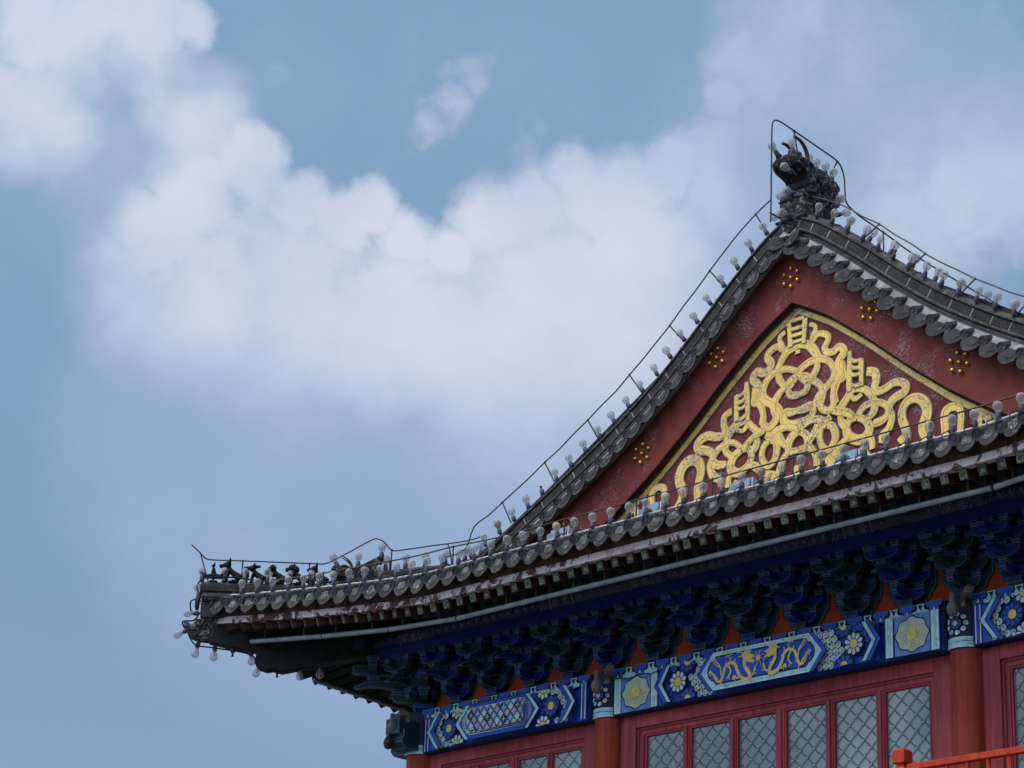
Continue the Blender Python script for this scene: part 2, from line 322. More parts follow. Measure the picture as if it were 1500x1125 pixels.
# ------------------------------------------------------------ mesh helpers
def catmull(pts, n=6, closed=False):
    P = [Vector(p) for p in pts]; out = []
    k = len(P)
    for i in range(k if closed else k - 1):
        if closed: a, b, c, d = P[(i - 1) % k], P[i], P[(i + 1) % k], P[(i + 2) % k]
        else: a, b, c, d = P[max(i - 1, 0)], P[i], P[i + 1], P[min(i + 2, k - 1)]
        for j in range(n):
            t = j / n
            out.append(.5 * ((2 * b) + (c - a) * t + (2 * a - 5 * b + 4 * c - d) * t * t + (3 * b - a - 3 * c + d) * t ** 3))
    if not closed: out.append(P[-1])
    return out
def rootloc(p):
    v = Vector((0, 0, 0))
    while p is not None: v += Vector(p.location); p = p.parent
    return v
class MB:
    def __init__(self): self.v = []; self.f = []; self.m = []
    def add(self, vs, fs, mat=0):
        b = len(self.v); self.v += [tuple(x) for x in vs]
        for f in fs: self.f.append([b + i for i in f]); self.m.append(mat)
    def box(self, c, s, mat=0, rot=None):
        c = Vector(c); hx, hy, hz = s[0] / 2, s[1] / 2, s[2] / 2
        vs = [Vector((x, y, z)) for x in (-hx, hx) for y in (-hy, hy) for z in (-hz, hz)]
        if rot: vs = [rot @ v for v in vs]
        self.add([c + v for v in vs], [(0, 1, 3, 2), (4, 6, 7, 5), (0, 4, 5, 1), (2, 3, 7, 6), (0, 2, 6, 4), (1, 5, 7, 3)], mat)
    def hexa(self, p8, mat=0):
        self.add(p8, [(0, 1, 2, 3), (7, 6, 5, 4), (0, 4, 5, 1), (1, 5, 6, 2), (2, 6, 7, 3), (3, 7, 4, 0)], mat)
    def prism(self, poly, fn, t0, t1, mat=0, capmat=None):
        n = len(poly); a = [fn(u, v, t0) for u, v in poly]; b = [fn(u, v, t1) for u, v in poly]
        self.add(a + b, [(i, (i + 1) % n, n + (i + 1) % n, n + i) for i in range(n)], mat)
        cm = mat if capmat is None else capmat
        self.add(a, [tuple(reversed(range(n)))], cm); self.add(b, [tuple(range(n))], cm)
    def tube(self, path, r, n=8, mat=0, caps=True, closed=False):
        P = [Vector(p) for p in path]; k = len(P)
        rr = r if isinstance(r, (list, tuple)) else [r] * k
        up = None; rings = []
        for i in range(k):
            if closed: t = (P[(i + 1) % k] - P[i - 1])
            else: t = P[min(i + 1, k - 1)] - P[max(i - 1, 0)]
            t = t.normalized() if t.length > 1e-9 else Vector((0, 0, 1))
            if up is None:
                up = Vector((0, 0, 1)) if abs(t.z) < .9 else Vector((1, 0, 0))
            up = (up - t * up.dot(t)).normalized(); sd = t.cross(up)
            rings.append([P[i] + (up * math.cos(2 * math.pi * j / n) + sd * math.sin(2 * math.pi * j / n)) * rr[i] for j in range(n)])
        vs = [v for ring in rings for v in ring]; fs = []
        for i in range(k if closed else k - 1):
            i2 = (i + 1) % k
            for j in range(n): fs.append((i * n + j, i * n + (j + 1) % n, i2 * n + (j + 1) % n, i2 * n + j))
        if caps and not closed: fs += [tuple(reversed(range(n))), tuple(range((k - 1) * n, k * n))]
        self.add(vs, fs, mat)
    def lathe(self, prof, M=None, n=12, mat=0):
        vs = []; fs = []; k = len(prof)
        for r, z in prof:
            for j in range(n):
                a = 2 * math.pi * j / n; p = Vector((r * math.cos(a), r * math.sin(a), z)); vs.append(M @ p if M else p)
        for i in range(k - 1):
            for j in range(n): fs.append((i * n + j, i * n + (j + 1) % n, (i + 1) * n + (j + 1) % n, (i + 1) * n + j))
        fs += [tuple(reversed(range(n))), tuple(range((k - 1) * n, k * n))]
        self.add(vs, fs, mat)
    def ball(self, c, r, mat=0, n=10, k=6, scale=(1, 1, 1), rot=None):
        c = Vector(c); vs = []; fs = []
        for i in range(k + 1):
            th = math.pi * i / k
            for j in range(n):
                a = 2 * math.pi * j / n
                p = Vector((math.sin(th) * math.cos(a) * scale[0], math.sin(th) * math.sin(a) * scale[1], math.cos(th) * scale[2])) * r
                vs.append(c + (rot @ p if rot else p))
        for i in range(k):
            for j in range(n): fs.append((i * n + j, (i + 1) * n + j, (i + 1) * n + (j + 1) % n, i * n + (j + 1) % n))
        self.add(vs, fs, mat)
    def ribbon(self, path, w, fn, h0, h1, mat=0, closed=False):
        """a flat band of width w following a 2-D path, raised from h0 to h1"""
        P = [Vector(p) for p in path]; k = len(P); Lf = []; Rt = []
        ww = w if isinstance(w, (list, tuple)) else [w] * k
        for i in range(k):
            t = (P[(i + 1) % k] - P[i - 1]) if closed else P[min(i + 1, k - 1)] - P[max(i - 1, 0)]
            t.normalize(); nn = Vector((-t.y, t.x)) * ww[i] / 2
            Lf.append(P[i] + nn); Rt.append(P[i] - nn)
        seg = k if closed else k - 1
        top = [fn(p.x, p.y, h1) for p in Lf] + [fn(p.x, p.y, h1) for p in Rt]
        self.add(top, [(i, k + i, k + (i + 1) % k, (i + 1) % k) for i in range(seg)], mat)
        if h1 - h0 > .004:
            for S in (Lf, Rt):
                vs = [fn(p.x, p.y, h1) for p in S] + [fn(p.x, p.y, h0) for p in S]
                self.add(vs, [(i, (i + 1) % k, k + (i + 1) % k, k + i) for i in range(seg)], mat)
    def sweep(self, prof, frames, mat=0, closed_prof=True, mats=None):
        """prof: 2-D points; frames: functions mapping a profile point to 3-D along the path"""
        k = len(prof); vs = [f(p) for f in frames for p in prof]; n = len(frames)
        for i in range(k if closed_prof else k - 1):
            j = (i + 1) % k
            self.add([vs[s * k + q] for s in range(n) for q in (i, j)], [(2 * s, 2 * s + 1, 2 * s + 3, 2 * s + 2) for s in range(n - 1)], mats[i] if mats else mat)
        if closed_prof:
            self.add([vs[i] for i in range(k)], [tuple(range(k))], mat); self.add([vs[(n - 1) * k + i] for i in range(k)], [tuple(reversed(range(k)))], mat)
    def build(self, name, mats, parent=None, smooth=False, merge=True, outline=None, bevel=0, local=False):
        me = bpy.data.meshes.new(name)
        off = Vector((0, 0, 0)) if (parent is None or local) else rootloc(parent)
        me.from_pydata([tuple(Vector(v) - off) for v in self.v], [], self.f)
        for x in (mats if isinstance(mats, (list, tuple)) else [mats]): me.materials.append(x)
        me.polygons.foreach_set('material_index', self.m)
        if merge or outline or bevel:
            bm = bmesh.new(); bm.from_mesh(me)
            if merge: bmesh.ops.remove_doubles(bm, verts=bm.verts, dist=1e-5); bmesh.ops.recalc_face_normals(bm, faces=bm.faces)
            if bevel:
                es = [e for e in bm.edges if len(e.link_faces) == 2 and e.calc_face_angle(0) > .6]
                bmesh.ops.bevel(bm, geom=es, offset=bevel, segments=1, affect='EDGES', clamp_overlap=True)
            if outline:
                th, mi, minside = outline
                fs = [f for f in bm.faces if f.calc_area() > minside ** 2 and abs(f.normal.z) < .9]
                r = bmesh.ops.inset_individual(bm, faces=fs, thickness=th, depth=0)
                for f in r['faces']: f.material_index = mi
            bm.to_mesh(me); bm.free()
        if smooth:
            me.polygons.foreach_set('use_smooth', [True] * len(me.polygons))
            me.set_sharp_from_angle(angle=R(40))
        me.update()
        o = bpy.data.objects.new(name, me); COL.objects.link(o)
        if parent is not None: o.parent = parent
        return o
def thing(name, label, cat, loc=(0, 0, 0), group=None):
    o = bpy.data.objects.new(name, None); COL.objects.link(o); o.location = loc; o.empty_display_size = .1
    return tag(o, label, cat, group)
def tag(o, label, cat, group=None):
    o['label'] = label; o['category'] = cat
    if group: o['group'] = group
    return o
def struct(o, kind='structure'): o['kind'] = kind; return o
def dup(root, loc, rot=None, label=None, group=None):
    r = root.copy(); COL.objects.link(r); r.location = loc
    if rot is not None: r.rotation_euler = rot
    if label: r['label'] = label
    if group: r['group'] = group
    for ch in list(root.children):
        c = ch.copy(); COL.objects.link(c); c.parent = r
        for g in ch.children:
            d = g.copy(); COL.objects.link(d); d.parent = c
    return r
def kill(root):
    for ch in list(root.children):
        for g in list(ch.children): bpy.data.objects.remove(g)
        bpy.data.objects.remove(ch)
    bpy.data.objects.remove(root)
# ------------------------------------------------------------ setting
mb = MB(); mb.box((0, 0, -.25), (1600, 1600, .5)); struct(mb.build('ground', MT['paving']))

HALL = thing('temple_hall', 'grey tiled hip and gable temple hall with red walls, blue brackets and a gilded gable', 'temple', (0, 4.2, 5.1))
HW, DEP = 4.8, 8.4          # half width of the gable side, depth of the hall
BAYC = 2.1                  # columns at +-2.1 and +-4.8
FRAMES = {'FL': ((-HW, 0), (1, 0), (0, -1), .125), 'FR': ((HW, 0), (-1, 0), (0, -1), .025),
          'LF': ((-HW, 0), (0, 1), (-1, 0), .1), 'RF': ((HW, 0), (0, 1), (1, 0), .1),
          'LB': ((-HW, DEP), (0, -1), (-1, 0), .1), 'RB': ((HW, DEP), (0, -1), (1, 0), .1),
          'BL': ((-HW, DEP), (1, 0), (0, 1), .1), 'BR': ((HW, DEP), (-1, 0), (0, 1), .1)}
def W(fr, a, o, z):
    (ox, oy), (ax, ay), (nx, ny), _ = FRAMES[fr]
    if fr in ('LF', 'LB'):      # the far side eave has settled a little below the corner
        k = max(0, min(1, (a + 1.74) / 1.3)); z -= .20 * k * k * (3 - 2 * k) * max(0, min(1, (o - .25) / 1.1))
    return Vector((ox + ax * a + nx * o, oy + ay * a + ny * o, z))
def halflen(fr): return HW if fr[0] in 'FB' else DEP / 2
TIP = -1.74
def eave(a):
    t = max(0, min(1, (1.5 - a) / 3.24)); return 1.5 + .24 * t * t, .29 * t ** 1.12
def interp(tab, x):
    if x <= tab[0][0]: return tab[0][1] + (x - tab[0][0]) * (tab[1][1] - tab[0][1]) / (tab[1][0] - tab[0][0])
    for (x0, y0), (x1, y1) in zip(tab, tab[1:]):
        if x <= x1: return y0 + (y1 - y0) * (x - x0) / (x1 - x0)
    (x0, y0), (x1, y1) = tab[-2:]; return y1 + (x - x1) * (y1 - y0) / (x1 - x0)
SLOPE = [(0, 12.05), (.88, 11.42), (1.82, 10.68), (2.68, 10.12), (3.8, 9.53), (4.5, 9.25), (5.4, 8.94), (6.3, 8.635), (6.6, 8.54)]
def roofz(a, o):
    oe, dz = eave(a); w = max(0, min(1, (o + .6) / 2.1))
    return interp(SLOPE, HW + o - (oe - 1.5) * max(0, min(1, o / 1.5))) + dz * w
def arange(a0, a1, st):
    n = max(1, int(round((a1 - a0) / st))); return [a0 + (a1 - a0) * i / n for i in range(n + 1)]

# ---- podium, terrace, plain inner walls
mb = MB(); mb.box((0, 4.2, 2.5), (13.0, 11.6, 5.0)); mb.box((0, 4.2, 5.05), (13.2, 11.8, .1)); mb.build('podium', MT['stone'], HALL)
mb = MB()
mb.box((0, DEP / 2 + .2, 7.2), (9.3, DEP - .5, 4.2)); mb.box((0, 4.45, 9.0), (7.0, 7.6, 1.0)); mb.build('inner_wall', MT['plaster'], HALL)
mb = MB()
for sx in (-1, 1):
    mb.box((sx * (HW - .02), DEP / 2, 6.25), (.12, DEP - .3, 2.3))
mb.box((0, DEP + .02, 6.25), (9.3, .12, 2.3)); mb.build('side_wall', MT['frame'], HALL)

# ---- roof covering: one mesh per eave side (tile rows, mouths and drips are its pattern)
LEAF = [(-.098, .0), (-.075, .022), (-.04, .034), (0, .038), (.04, .034), (.075, .022), (.098, .0), (.103, -.03), (.094, -.062), (.074, -.092), (.040, -.116), (.0, -.126), (-.040, -.116), (-.074, -.092), (-.094, -.062), (-.103, -.03)]
PATCH = [(-.060, .012), (-.03, .026), (0, .030), (.03, .026), (.060, .012), (.066, -.02), (.045, -.050), (0, -.064), (-.045, -.050), (-.066, -.02)]
def leaf(mb, P, U, O, kick, jit, mats=(1, 2)):
    """a drip tile: P mouth point, U along the eave, O outwards"""
    Z = Vector((0, 0, 1)); O = (O + Z * jit).normalized()
    fn = lambda u, v, t: P + U * u + Z * v + O * (kick * -v + t)
    mb.prism(LEAF, fn, 0, .014, mats[0])
    n = len(PATCH); du, dv, sc = random.uniform(-.012, .018), random.uniform(-.012, .006), random.uniform(.8, 1.1)
    mb.add([fn(u * sc * random.uniform(.85, 1.15) + du, v * sc * random.uniform(.8, 1.15) + dv, .019) for u, v in PATCH], [tuple(range(n))], mats[1])
def tile_side(name, frs):
    mb = MB()
    for fr in frs:
        H = halflen(fr); ph = FRAMES[fr][3]; side = fr[0] in 'LR'
        top = -4.8 if side else -.3
        # under-sheet
        for a0, a1 in zip(arange(TIP, H, .15), arange(TIP, H, .15)[1:]):
            rows = []
            for a in (a0, a1):
                oe = eave(a)[0]; lim = max(-a, -.3) if not (side and a >= .3) else top
                if not side and a >= .3: lim = -.3
                os_ = [oe + (lim - oe) * i / 8 for i in range(9)]
                rows.append([W(fr, a, o, roofz(a, o)) for o in os_])
            for i in range(8): mb.add([rows[0][i], rows[0][i + 1], rows[1][i + 1], rows[1][i]], [(0, 1, 2, 3)], 0)
        k = math.ceil((TIP + .1 - ph) / .225)
        while True:
            a = ph + k * .225; k += 1
            if a > H + .02: break
            for kind in (0, 1):
                aa = a - .1125 * kind
                if aa < TIP + .06: continue
                oe, dz = eave(aa); P = W(fr, aa, oe, roofz(aa, oe))
                oe2, dz2 = eave(aa + .01); U = (W(fr, aa + .01, oe2, roofz(aa + .01, oe2)) - P).normalized()
                O = (W(fr, aa, oe + 1, 0) - W(fr, aa, oe, 0)); O = (O - U * O.dot(U)); O.z = 0; O.normalize()
                if kind == 0:
                    q = P + Vector((0, 0, random.uniform(-.006, .004)))
                    leaf(mb, q + Vector((0, 0, -.012)), U * random.uniform(.86, .98), O, .32 + random.uniform(-.05, .05), random.uniform(-.08, .08))
                else:
                    lim = max(-aa, -.3)
                    if side and aa >= .3: lim = -4.7
                    elif aa >= .3: lim = -.3
                    n = 10 if lim > -1 else 16
                    jit = random.uniform(-.008, .008)
                    path = []
                    for i in range(n + 1):
                        o = oe + .012 + (lim - oe) * i / n; path.append(W(fr, aa, o, roofz(aa, o) + .004 + (jit if i == 0 else 0)))
                    mb.tube(path, .053, 8, 0)
                    d = (path[0] - path[1]).normalized(); c = path[0]
                    ring = []
                    s2 = d.cross(Vector((0, 0, 1))).normalized(); u2 = s2.cross(d)
                    for rr, dd in ((.060, -.02), (.060, .022), (.046, .024), (.043, .014), (.018, .014), (.013, .020)):
                        ring.append([c + d * dd + (s2 * math.cos(2 * math.pi * j / 12) + u2 * math.sin(2 * math.pi * j / 12)) * rr for j in range(12)])
                    vs = [v for r_ in ring for v in r_]
                    mb.add(vs, [(i * 12 + j, i * 12 + (j + 1) % 12, (i + 1) * 12 + (j + 1) % 12, (i + 1) * 12 + j) for i in range(5) for j in range(12)] + [tuple(range(60, 72))], 3)
    return mb.build(name, [MT['tile'], MT['tile'], MT['drip'], MT['disc']], HALL)
tile_side('roof_tiles', ['FL', 'FR']); tile_side('roof_tiles', ['LF', 'LB']); tile_side('roof_tiles', ['RF', 'RB']); tile_side('roof_tiles', ['BL', 'BR'])

# ---- eave boards and soffits
def strip(mb, fr, prof, a0, a1, mat=0, st=.2):
    """sweep a profile of (dO from the eave line, z without lift) along the eave"""
    As = arange(a0, a1, st)
    mb.sweep(prof, [(lambda p, a=a: W(fr, a if a > TIP + .02 else a, eave(a)[0] + p[0], p[1] + eave(a)[1])) for a in As], mat)
for nm, prof, mt in (('tile_batten', [(-.10, 8.495), (-.10, 8.615), (-.15, 8.625), (-.15, 8.495)], 'batten'),
                     ('eave_board', [(-.082, 8.425), (-.088, 8.497), (-.16, 8.497), (-.16, 8.425)], 'peel')):
    for pair in (('FL', 'FR'), ('LF', 'LB'), ('RF', 'RB'), ('BL', 'BR')):
        mb = MB()
        for fr in pair: strip(mb, fr, prof, TIP + .13, halflen(fr))
        mb.build(nm, MT[mt], HALL)
def root_of(a): return a if a > 1.5 else 1.5 - 1.9 * (1.5 - a) / 3.24
def soffit(frs):
    mb = MB()
    for fr in frs:
        H = halflen(fr); As = arange(TIP + .05, H, .185)
        prof = []
        for a in As:
            oe, dz = eave(a); ar = root_of(a); L = (W(fr, a, oe - .1, 0) - W(fr, ar, .4, 0)).length
            p0 = W(fr, a, oe - .1, 8.432 + dz); p1 = W(fr, ar, .4, 8.432 + dz + .34 * L); p2 = W(fr, max(ar, .45) if ar < .45 else ar, -.45, 8.432 + .34 * 1.0 + .34 * .85)
            prof.append((p0, p1, p2))
        for q, r in zip(prof, prof[1:]):
            for i in (0, 1): mb.add([q[i], q[i + 1], r[i + 1], r[i]], [(0, 1, 2, 3)], 1)
        for i, a in enumerate(As[1:-1]):
            oe, dz = eave(a); ar = root_of(a)
            e = W(fr, a, oe - .1, 8.432 + dz); r = W(fr, ar, .4, 0); L = (Vector((e.x, e.y, 0)) - Vector((r.x, r.y, 0))).length
            r.z = 8.432 + dz + .34 * L - .01
            # round eave rafter under the flying ones: from 55 percent outwards back to the wall
            p = r.lerp(e, .56); d = (r - p).normalized()
            zz = Vector((0, 0, -.155))
            mb.tube([p + zz + Vector((0, 0, .02)), r + zz + Vector((0, 0, .045)), r + d * .5 + zz + Vector((0, 0, .06))], .043, 7, 0)
        strip2 = [(-.64, 8.50), (-.64, 8.56), (-.70, 8.56), (-.70, 8.50)]
        strip(mb, fr, strip2, TIP + 1.2, H, 1)
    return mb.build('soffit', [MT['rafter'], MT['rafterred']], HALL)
soffit(['FL', 'FR']); soffit(['LF', 'LB']); soffit(['RF', 'RB'])

# flying rafters: each its own part, with the painted fret on its end
def fret_mesh(seed):
    rnd = random.Random(seed); mb = MB(); s = .040; fn = lambda u, v, h: Vector((u, -h, v))
    mb.add([fn(-s, -s * 1.12, .001), fn(s, -s * 1.12, .001), fn(s, s * 1.12, .001), fn(-s, s * 1.12, .001)], [(0, 1, 2, 3)], 0)
    w = .006; q = .032
    segs = [[(-q, -q), (q, -q), (q, q), (-q, q), (-q, -q)], [(-.018, 0), (.018, 0)], [(0, -.019), (0, .019)], [(.018, 0), (.018, -.02), (.005, -.02)], [(-.018, 0), (-.018, .02), (-.005, .02)], [(0, .019), (.018, .019)], [(0, -.019), (-.018, -.019)]]
    for i, sg in enumerate(segs):
        if rnd.random() < .22 and seed: continue
        for p0, p1 in zip(sg, sg[1:]):
            if rnd.random() < .2 * min(1, seed): continue
            mb.ribbon([p0, p1], w, fn, 0, .0025 + i * .0004, 1)
    o = mb.build('painted_end', [MT['fretend'], MT['fret']], None, merge=False); me = o.data; bpy.data.objects.remove(o); return me
FRETS = [fret_mesh(i) for i in range(6)]
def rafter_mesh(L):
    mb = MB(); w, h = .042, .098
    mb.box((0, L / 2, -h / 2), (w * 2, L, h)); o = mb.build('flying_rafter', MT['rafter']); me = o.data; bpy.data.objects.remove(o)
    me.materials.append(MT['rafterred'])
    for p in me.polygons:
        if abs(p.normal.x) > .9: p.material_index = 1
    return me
RAFT = rafter_mesh(.80)
def place_rafter(fr, a, parent):
    oe, dz = eave(a); ar = root_of(a)
    e = W(fr, a, oe - .115, 8.428 + dz); r = W(fr, ar, .4, 0); L = Vector((e.x - r.x, e.y - r.y)).length; r.z = e.z + .34 * L
    d = (r - e).normalized(); x = d.cross(Vector((0, 0, 1))).normalized(); z = x.cross(d)
    M = Matrix((x, d, z)).transposed().to_4x4(); M.translation = e - rootloc(parent)
    o = bpy.data.objects.new('flying_rafter', RAFT); COL.objects.link(o); o.parent = parent; o.matrix_local = M
    f = bpy.data.objects.new('painted_end', random.choice(FRETS)); COL.objects.link(f); f.parent = o; f.location = (0, 0, -.049)
def rafter_as(H): 
    k = [.06 + i * .187 for i in range(-9, int(H / .187) + 1)]
    return [a for a in k if a > TIP + .22]
for a in rafter_as(HW): place_rafter('FL', a, HALL)
for a in rafter_as(HW): place_rafter('FR', a, HALL)
mb = MB()
for fr in ('LF', 'RF'):
    for a in rafter_as(DEP / 2):
        oe, dz = eave(a); ar = root_of(a); e = W(fr, a, oe - .115, 8.428 + dz - .049); r = W(fr, ar, .4, 0); L = Vector((e.x - r.x, e.y - r.y)).length; r.z = e.z + .34 * L
        mb.tube([e, e + (r - e).normalized() * .8], .058, 4, 0)
struct(mb.build('side_rafters', MT['rafter'], HALL), 'stuff')

# ---- hip rafters, hip ridges and the corner beast heads (all four corners, mirrored)
def diag(sx, back):
    """s runs inwards from the eave corner along the hip; q sideways"""
    d = .7071
    def f(s, q, z):
        u = Vector((-HW - 1.74 + s, -1.74 + s, z)); u += Vector((d, -d, 0)) * q
        if back: u.y = DEP - u.y
        if sx > 0: u.x = -u.x
        return u
    return f
HIPTOP = [(.0, 9.17), (1.08, 9.17), (1.12, 9.34), (1.33, 9.35), (1.95, 9.47), (2.2, 9.60)]
for sx in (-1, 1):
    for back in (False, True):
        f = diag(sx, back); mb = MB()
        up = [(.10, 8.64), (.10, 8.50), (.30, 8.44), (.52, 8.40), (.52, 8.33), (2.6, 8.9), (2.6, 9.05), (.4, 8.74)]
        lo = [(.47, 8.40), (.465, 8.27), (.49, 8.235), (.55, 8.21), (.60, 8.225), (.66, 8.20), (2.2, 8.66), (2.2, 8.80)]
        mb.prism(up, lambda u, v, t: f(u, t, v), -.085, .085, 0); mb.prism(lo, lambda u, v, t: f(u, t, v), -.095, .095, 0)
        mb.build('hip_rafter', MT['hipwood'], HALL)
        mb = MB()
        for s0, s1, layers in ((.03, 1.10, [(.0, .13, -.42, -.16), (.0, .075, -.16, -.12), (.0, .095, -.12, -.095)]), (1.10, 2.22, [(.0, .14, -.45, -.30), (0, .11, -.30, -.26), (0, .085, -.26, -.15), (0, .11, -.15, -.115)])):
            ss = arange(s0, s1, .14)
            for _, w, n0, n1 in layers:
                mb.sweep([(-w, n0), (w, n0), (w, n1), (-w, n1)], [(lambda p, s=s: f(s, p[0], interp(HIPTOP, min(max(s, s0 + .03), s1)) + p[1])) for s in ss], 0 if w < .09 else 1)
            mb.tube([f(s, 0, interp(HIPTOP, min(max(s, s0 + .03), s1)) - .06) for s in ss], .062, 10, 1)
        # front end: stacked round mouths under the first figure
        for zc, so, rr in ((9.10, -.03, .07), (8.93, -.06, .075)):
            mb.lathe([(rr, 0), (rr, .03), (rr * .75, .034), (rr * .7, .02)], Matrix.Translation(f(so + .06, 0, zc)) @ (f(0, 0, 0) - f(1, 0, 0)).to_track_quat('Z', 'Y').to_matrix().to_4x4(), 14, 1)
        # courses of tile running along the flank of the lower ridge
        for q in (-.15, .15):
            mb.tube([f(s, q, interp(HIPTOP, min(max(s, .03), 1.07)) - .21) for s in arange(.04, 1.1, .15)], .045, 8, 1)
            mb.tube([f(s, q * 1.5, interp(HIPTOP, min(max(s, .03), 1.07)) - .31) for s in arange(.42, 2.1, .15)], .05, 8, 1)
        mb.build('hip_ridge', [MT['brick'], MT['tile']], HALL)
        # beast head socketed over the end of the hip rafter
        mb = MB()
        g = lambda s, q, z: f(.16 + (s - .22) * .72, q * .85, 8.745 + (z - 8.745) * .78)
        prof = [(.22, 8.74), (.22, 8.475), (.12, 8.445), (.02, 8.455), (-.05, 8.49), (-.085, 8.54), (-.105, 8.60), (-.135, 8.645), (-.13, 8.69), (-.10, 8.705), (-.075, 8.675), (-.045, 8.665), (-.02, 8.70), (.0, 8.735), (.04, 8.745), (.08, 8.78), (.12, 8.755)]
        mb.prism(prof, lambda u, v, t: g(u, t, v), -.085, .085)
        for q in (-.088, .088):
            mb.ball(g(.02, q, 8.655), .026)
            for i in range(4):
                mb.tube(catmull([g(.20 - i * .045, q, 8.70 - i * .01), g(.16 - i * .045, q * 1.08, 8.62 - i * .015), g(.19 - i * .05, q * 1.06, 8.55), g(.15 - i * .055, q * 1.02, 8.49 + i * .004)], 4), .012, 6)
            mb.tube(catmull([g(-.07, q, 8.60), g(-.02, q * 1.05, 8.585), g(.03, q * 1.05, 8.60), g(.05, q, 8.64)], 4), .010, 6)
        mb.build('corner_beast_head', MT['carved'], HALL, bevel=.006)

# ---- gable ends: verge ridges, lacquered verge boards, recessed panel
VTOP = [(0, 12.28), (.22, 12.16), (.44, 12.03), (.88, 11.69), (1.36, 11.28), (1.82, 10.92), (2.27, 10.62), (2.68, 10.38), (3.28, 10.06), (3.81, 9.79), (4.45, 9.50)]
VC = catmull([(x, z) for x, z in VTOP], 4)
def verge(sx, back):
    Yf = (lambda y: DEP - y) if back else (lambda y: y)
    pts = [Vector((sx * p.x, p.y)) for p in VC]
    fr = []
    for i, p in enumerate(pts):
        t = (pts[min(i + 1, len(pts) - 1)] - pts[max(i - 1, 0)]).normalized(); n = Vector((-t.y, t.x))
        if n.y < 0: n = -n
        if i == 0: n = Vector((0, 1)) * 1.2
        fr.append(lambda q, p=p, n=n: Vector((p.x + n.x * q[1], Yf(q[0]), p.y + n.y * q[1])))
    mb = MB()
    # (y, n) layers: cap roll, ledge, bricks, ledges, mortar slope
    def lay(y0, n0, y1, n1, mat): mb.sweep([(y0, n0), (y0, n1), (y1, n1), (y1, n0)], fr, mat)
    cap = [(.32 + .088 * math.cos(R(a)), -.052 + .056 * math.sin(R(a))) for a in range(0, 181, 30)]
    mb.sweep(cap, fr, 1)
    lay(.222, -.062, .43, -.048, 1)
    lay(.250, -.078, .42, -.062, 0)
    lay(.236, -.162, .41, -.078, 0)
    rr = [(.245 + .034 * math.cos(R(a)), -.178 + .018 * math.sin(R(a))) for a in range(90, 271, 30)]
    mb.sweep([(.40, -.160)] + rr + [(.40, -.196)], fr, 1)
    lay(.236, -.208, .42, -.196, 0); lay(.215, -.221, .43, -.208, 1); lay(.232, -.227, .43, -.221, 0); lay(.205, -.240, .43, -.227, 1)
    mb.sweep([(.215, -.238), (.43, -.238), (.43, -.37), (.150, -.37), (.148, -.352)], fr, 2)
    # brick joints and the butt joints of the cap tiles, as real slips of mortar
    acc = 0; last = pts[0]; k = 0
    for i in range(1, len(pts)):
        acc += (pts[i] - pts[i - 1]).length
        if acc > .17:
            acc = 0; k += 1
            p = pts[i]; F = fr[i]; t = (pts[i] - pts[i - 1]).normalized() * .006
            T3 = Vector((t.x, 0, t.y))
            a, b = F((.2335, -.160)), F((.2335, -.080)); mb.add([a - T3, a + T3, b + T3, b - T3], [(0, 1, 2, 3)], 3)
            if k % 2:
                ringp = [F((.32 + .091 * math.cos(R(q)), -.052 + .059 * math.sin(R(q)))) for q in range(0, 181, 30)]
                mb.tube(ringp, .007, 5, 1)
    o = mb.build('verge_ridge', [MT['brick'], MT['ledge'], MT['mortar'], MT['mortar']], HALL)
    # hanging tiles along the verge
    mb = MB(); s = 0; pos = []
    L = [0]
    for i in range(1, len(pts)): L.append(L[-1] + (pts[i] - pts[i - 1]).length)
    def at(s):
        for i in range(1, len(L)):
            if s <= L[i]:
                u = (s - L[i - 1]) / (L[i] - L[i - 1]); t = (pts[i] - pts[i - 1]).normalized(); return pts[i - 1].lerp(pts[i], u), t
        return pts[-1], (pts[-1] - pts[-2]).normalized()
    s = .10
    while s < L[-1] - .05:
        for kind in (0, 1):
            p, t = at(s + .108 * kind); n = Vector((-t.y, t.x)); n = n if n.y > 0 else -n
            U = Vector((t.x, 0, t.y)); Nn = Vector((n.x, 0, n.y)); O = Vector((0, 1 if back else -1, 0))
            if kind == 0:
                fn = lambda u, v, h: Vector((p.x, Yf(.145), p.y)) + Nn * (-.350 + v) + U * u + O * (.42 * -v + h + random.uniform(-.001, .001))
                mb.prism(LEAF, fn, 0, .014, 0)
                mb.add([Vector((p.x, Yf(.145), p.y)) + Nn * (-.350 + v) + U * u + O * (.42 * -v + .019) for u, v in PATCH], [tuple(range(len(PATCH)))], 0)
                # the tile's own curved body behind the leaf
                arc = [(-.10, .0), (-.07, -.022), (-.035, -.036), (0, -.04), (.035, -.036), (.07, -.022), (.10, 0)]
                for (u0, v0), (u1, v1) in zip(arc, arc[1:]):
                    A = [Vector((p.x, Yf(y), p.y)) + Nn * (-.350 + v + (.0 if y < .2 else .05)) + U * u for (u, v) in ((u0, v0), (u1, v1)) for y in (.145, .28)]
                    mb.add(A, [(0, 1, 3, 2)], 2)
            else:
                c = Vector((p.x, Yf(.135), p.y)) + Nn * -.335
                mb.tube([c, c + O * -.13 + Nn * .06], .052, 9, 0)
                M = Matrix.Translation(c) @ O.to_track_quat('Z', 'Y').to_matrix().to_4x4()
                mb.lathe([(.055, -.004), (.055, .012), (.042, .014), (.039, .006), (.015, .006), (.011, .012)], M, 12, 0)
        s += .2165
    mb.build('verge_tiles', [MT['tile'], MT['drip'], MT['ledge']], HALL)
for sx in (-1, 1): verge(sx, False); verge(sx, True)

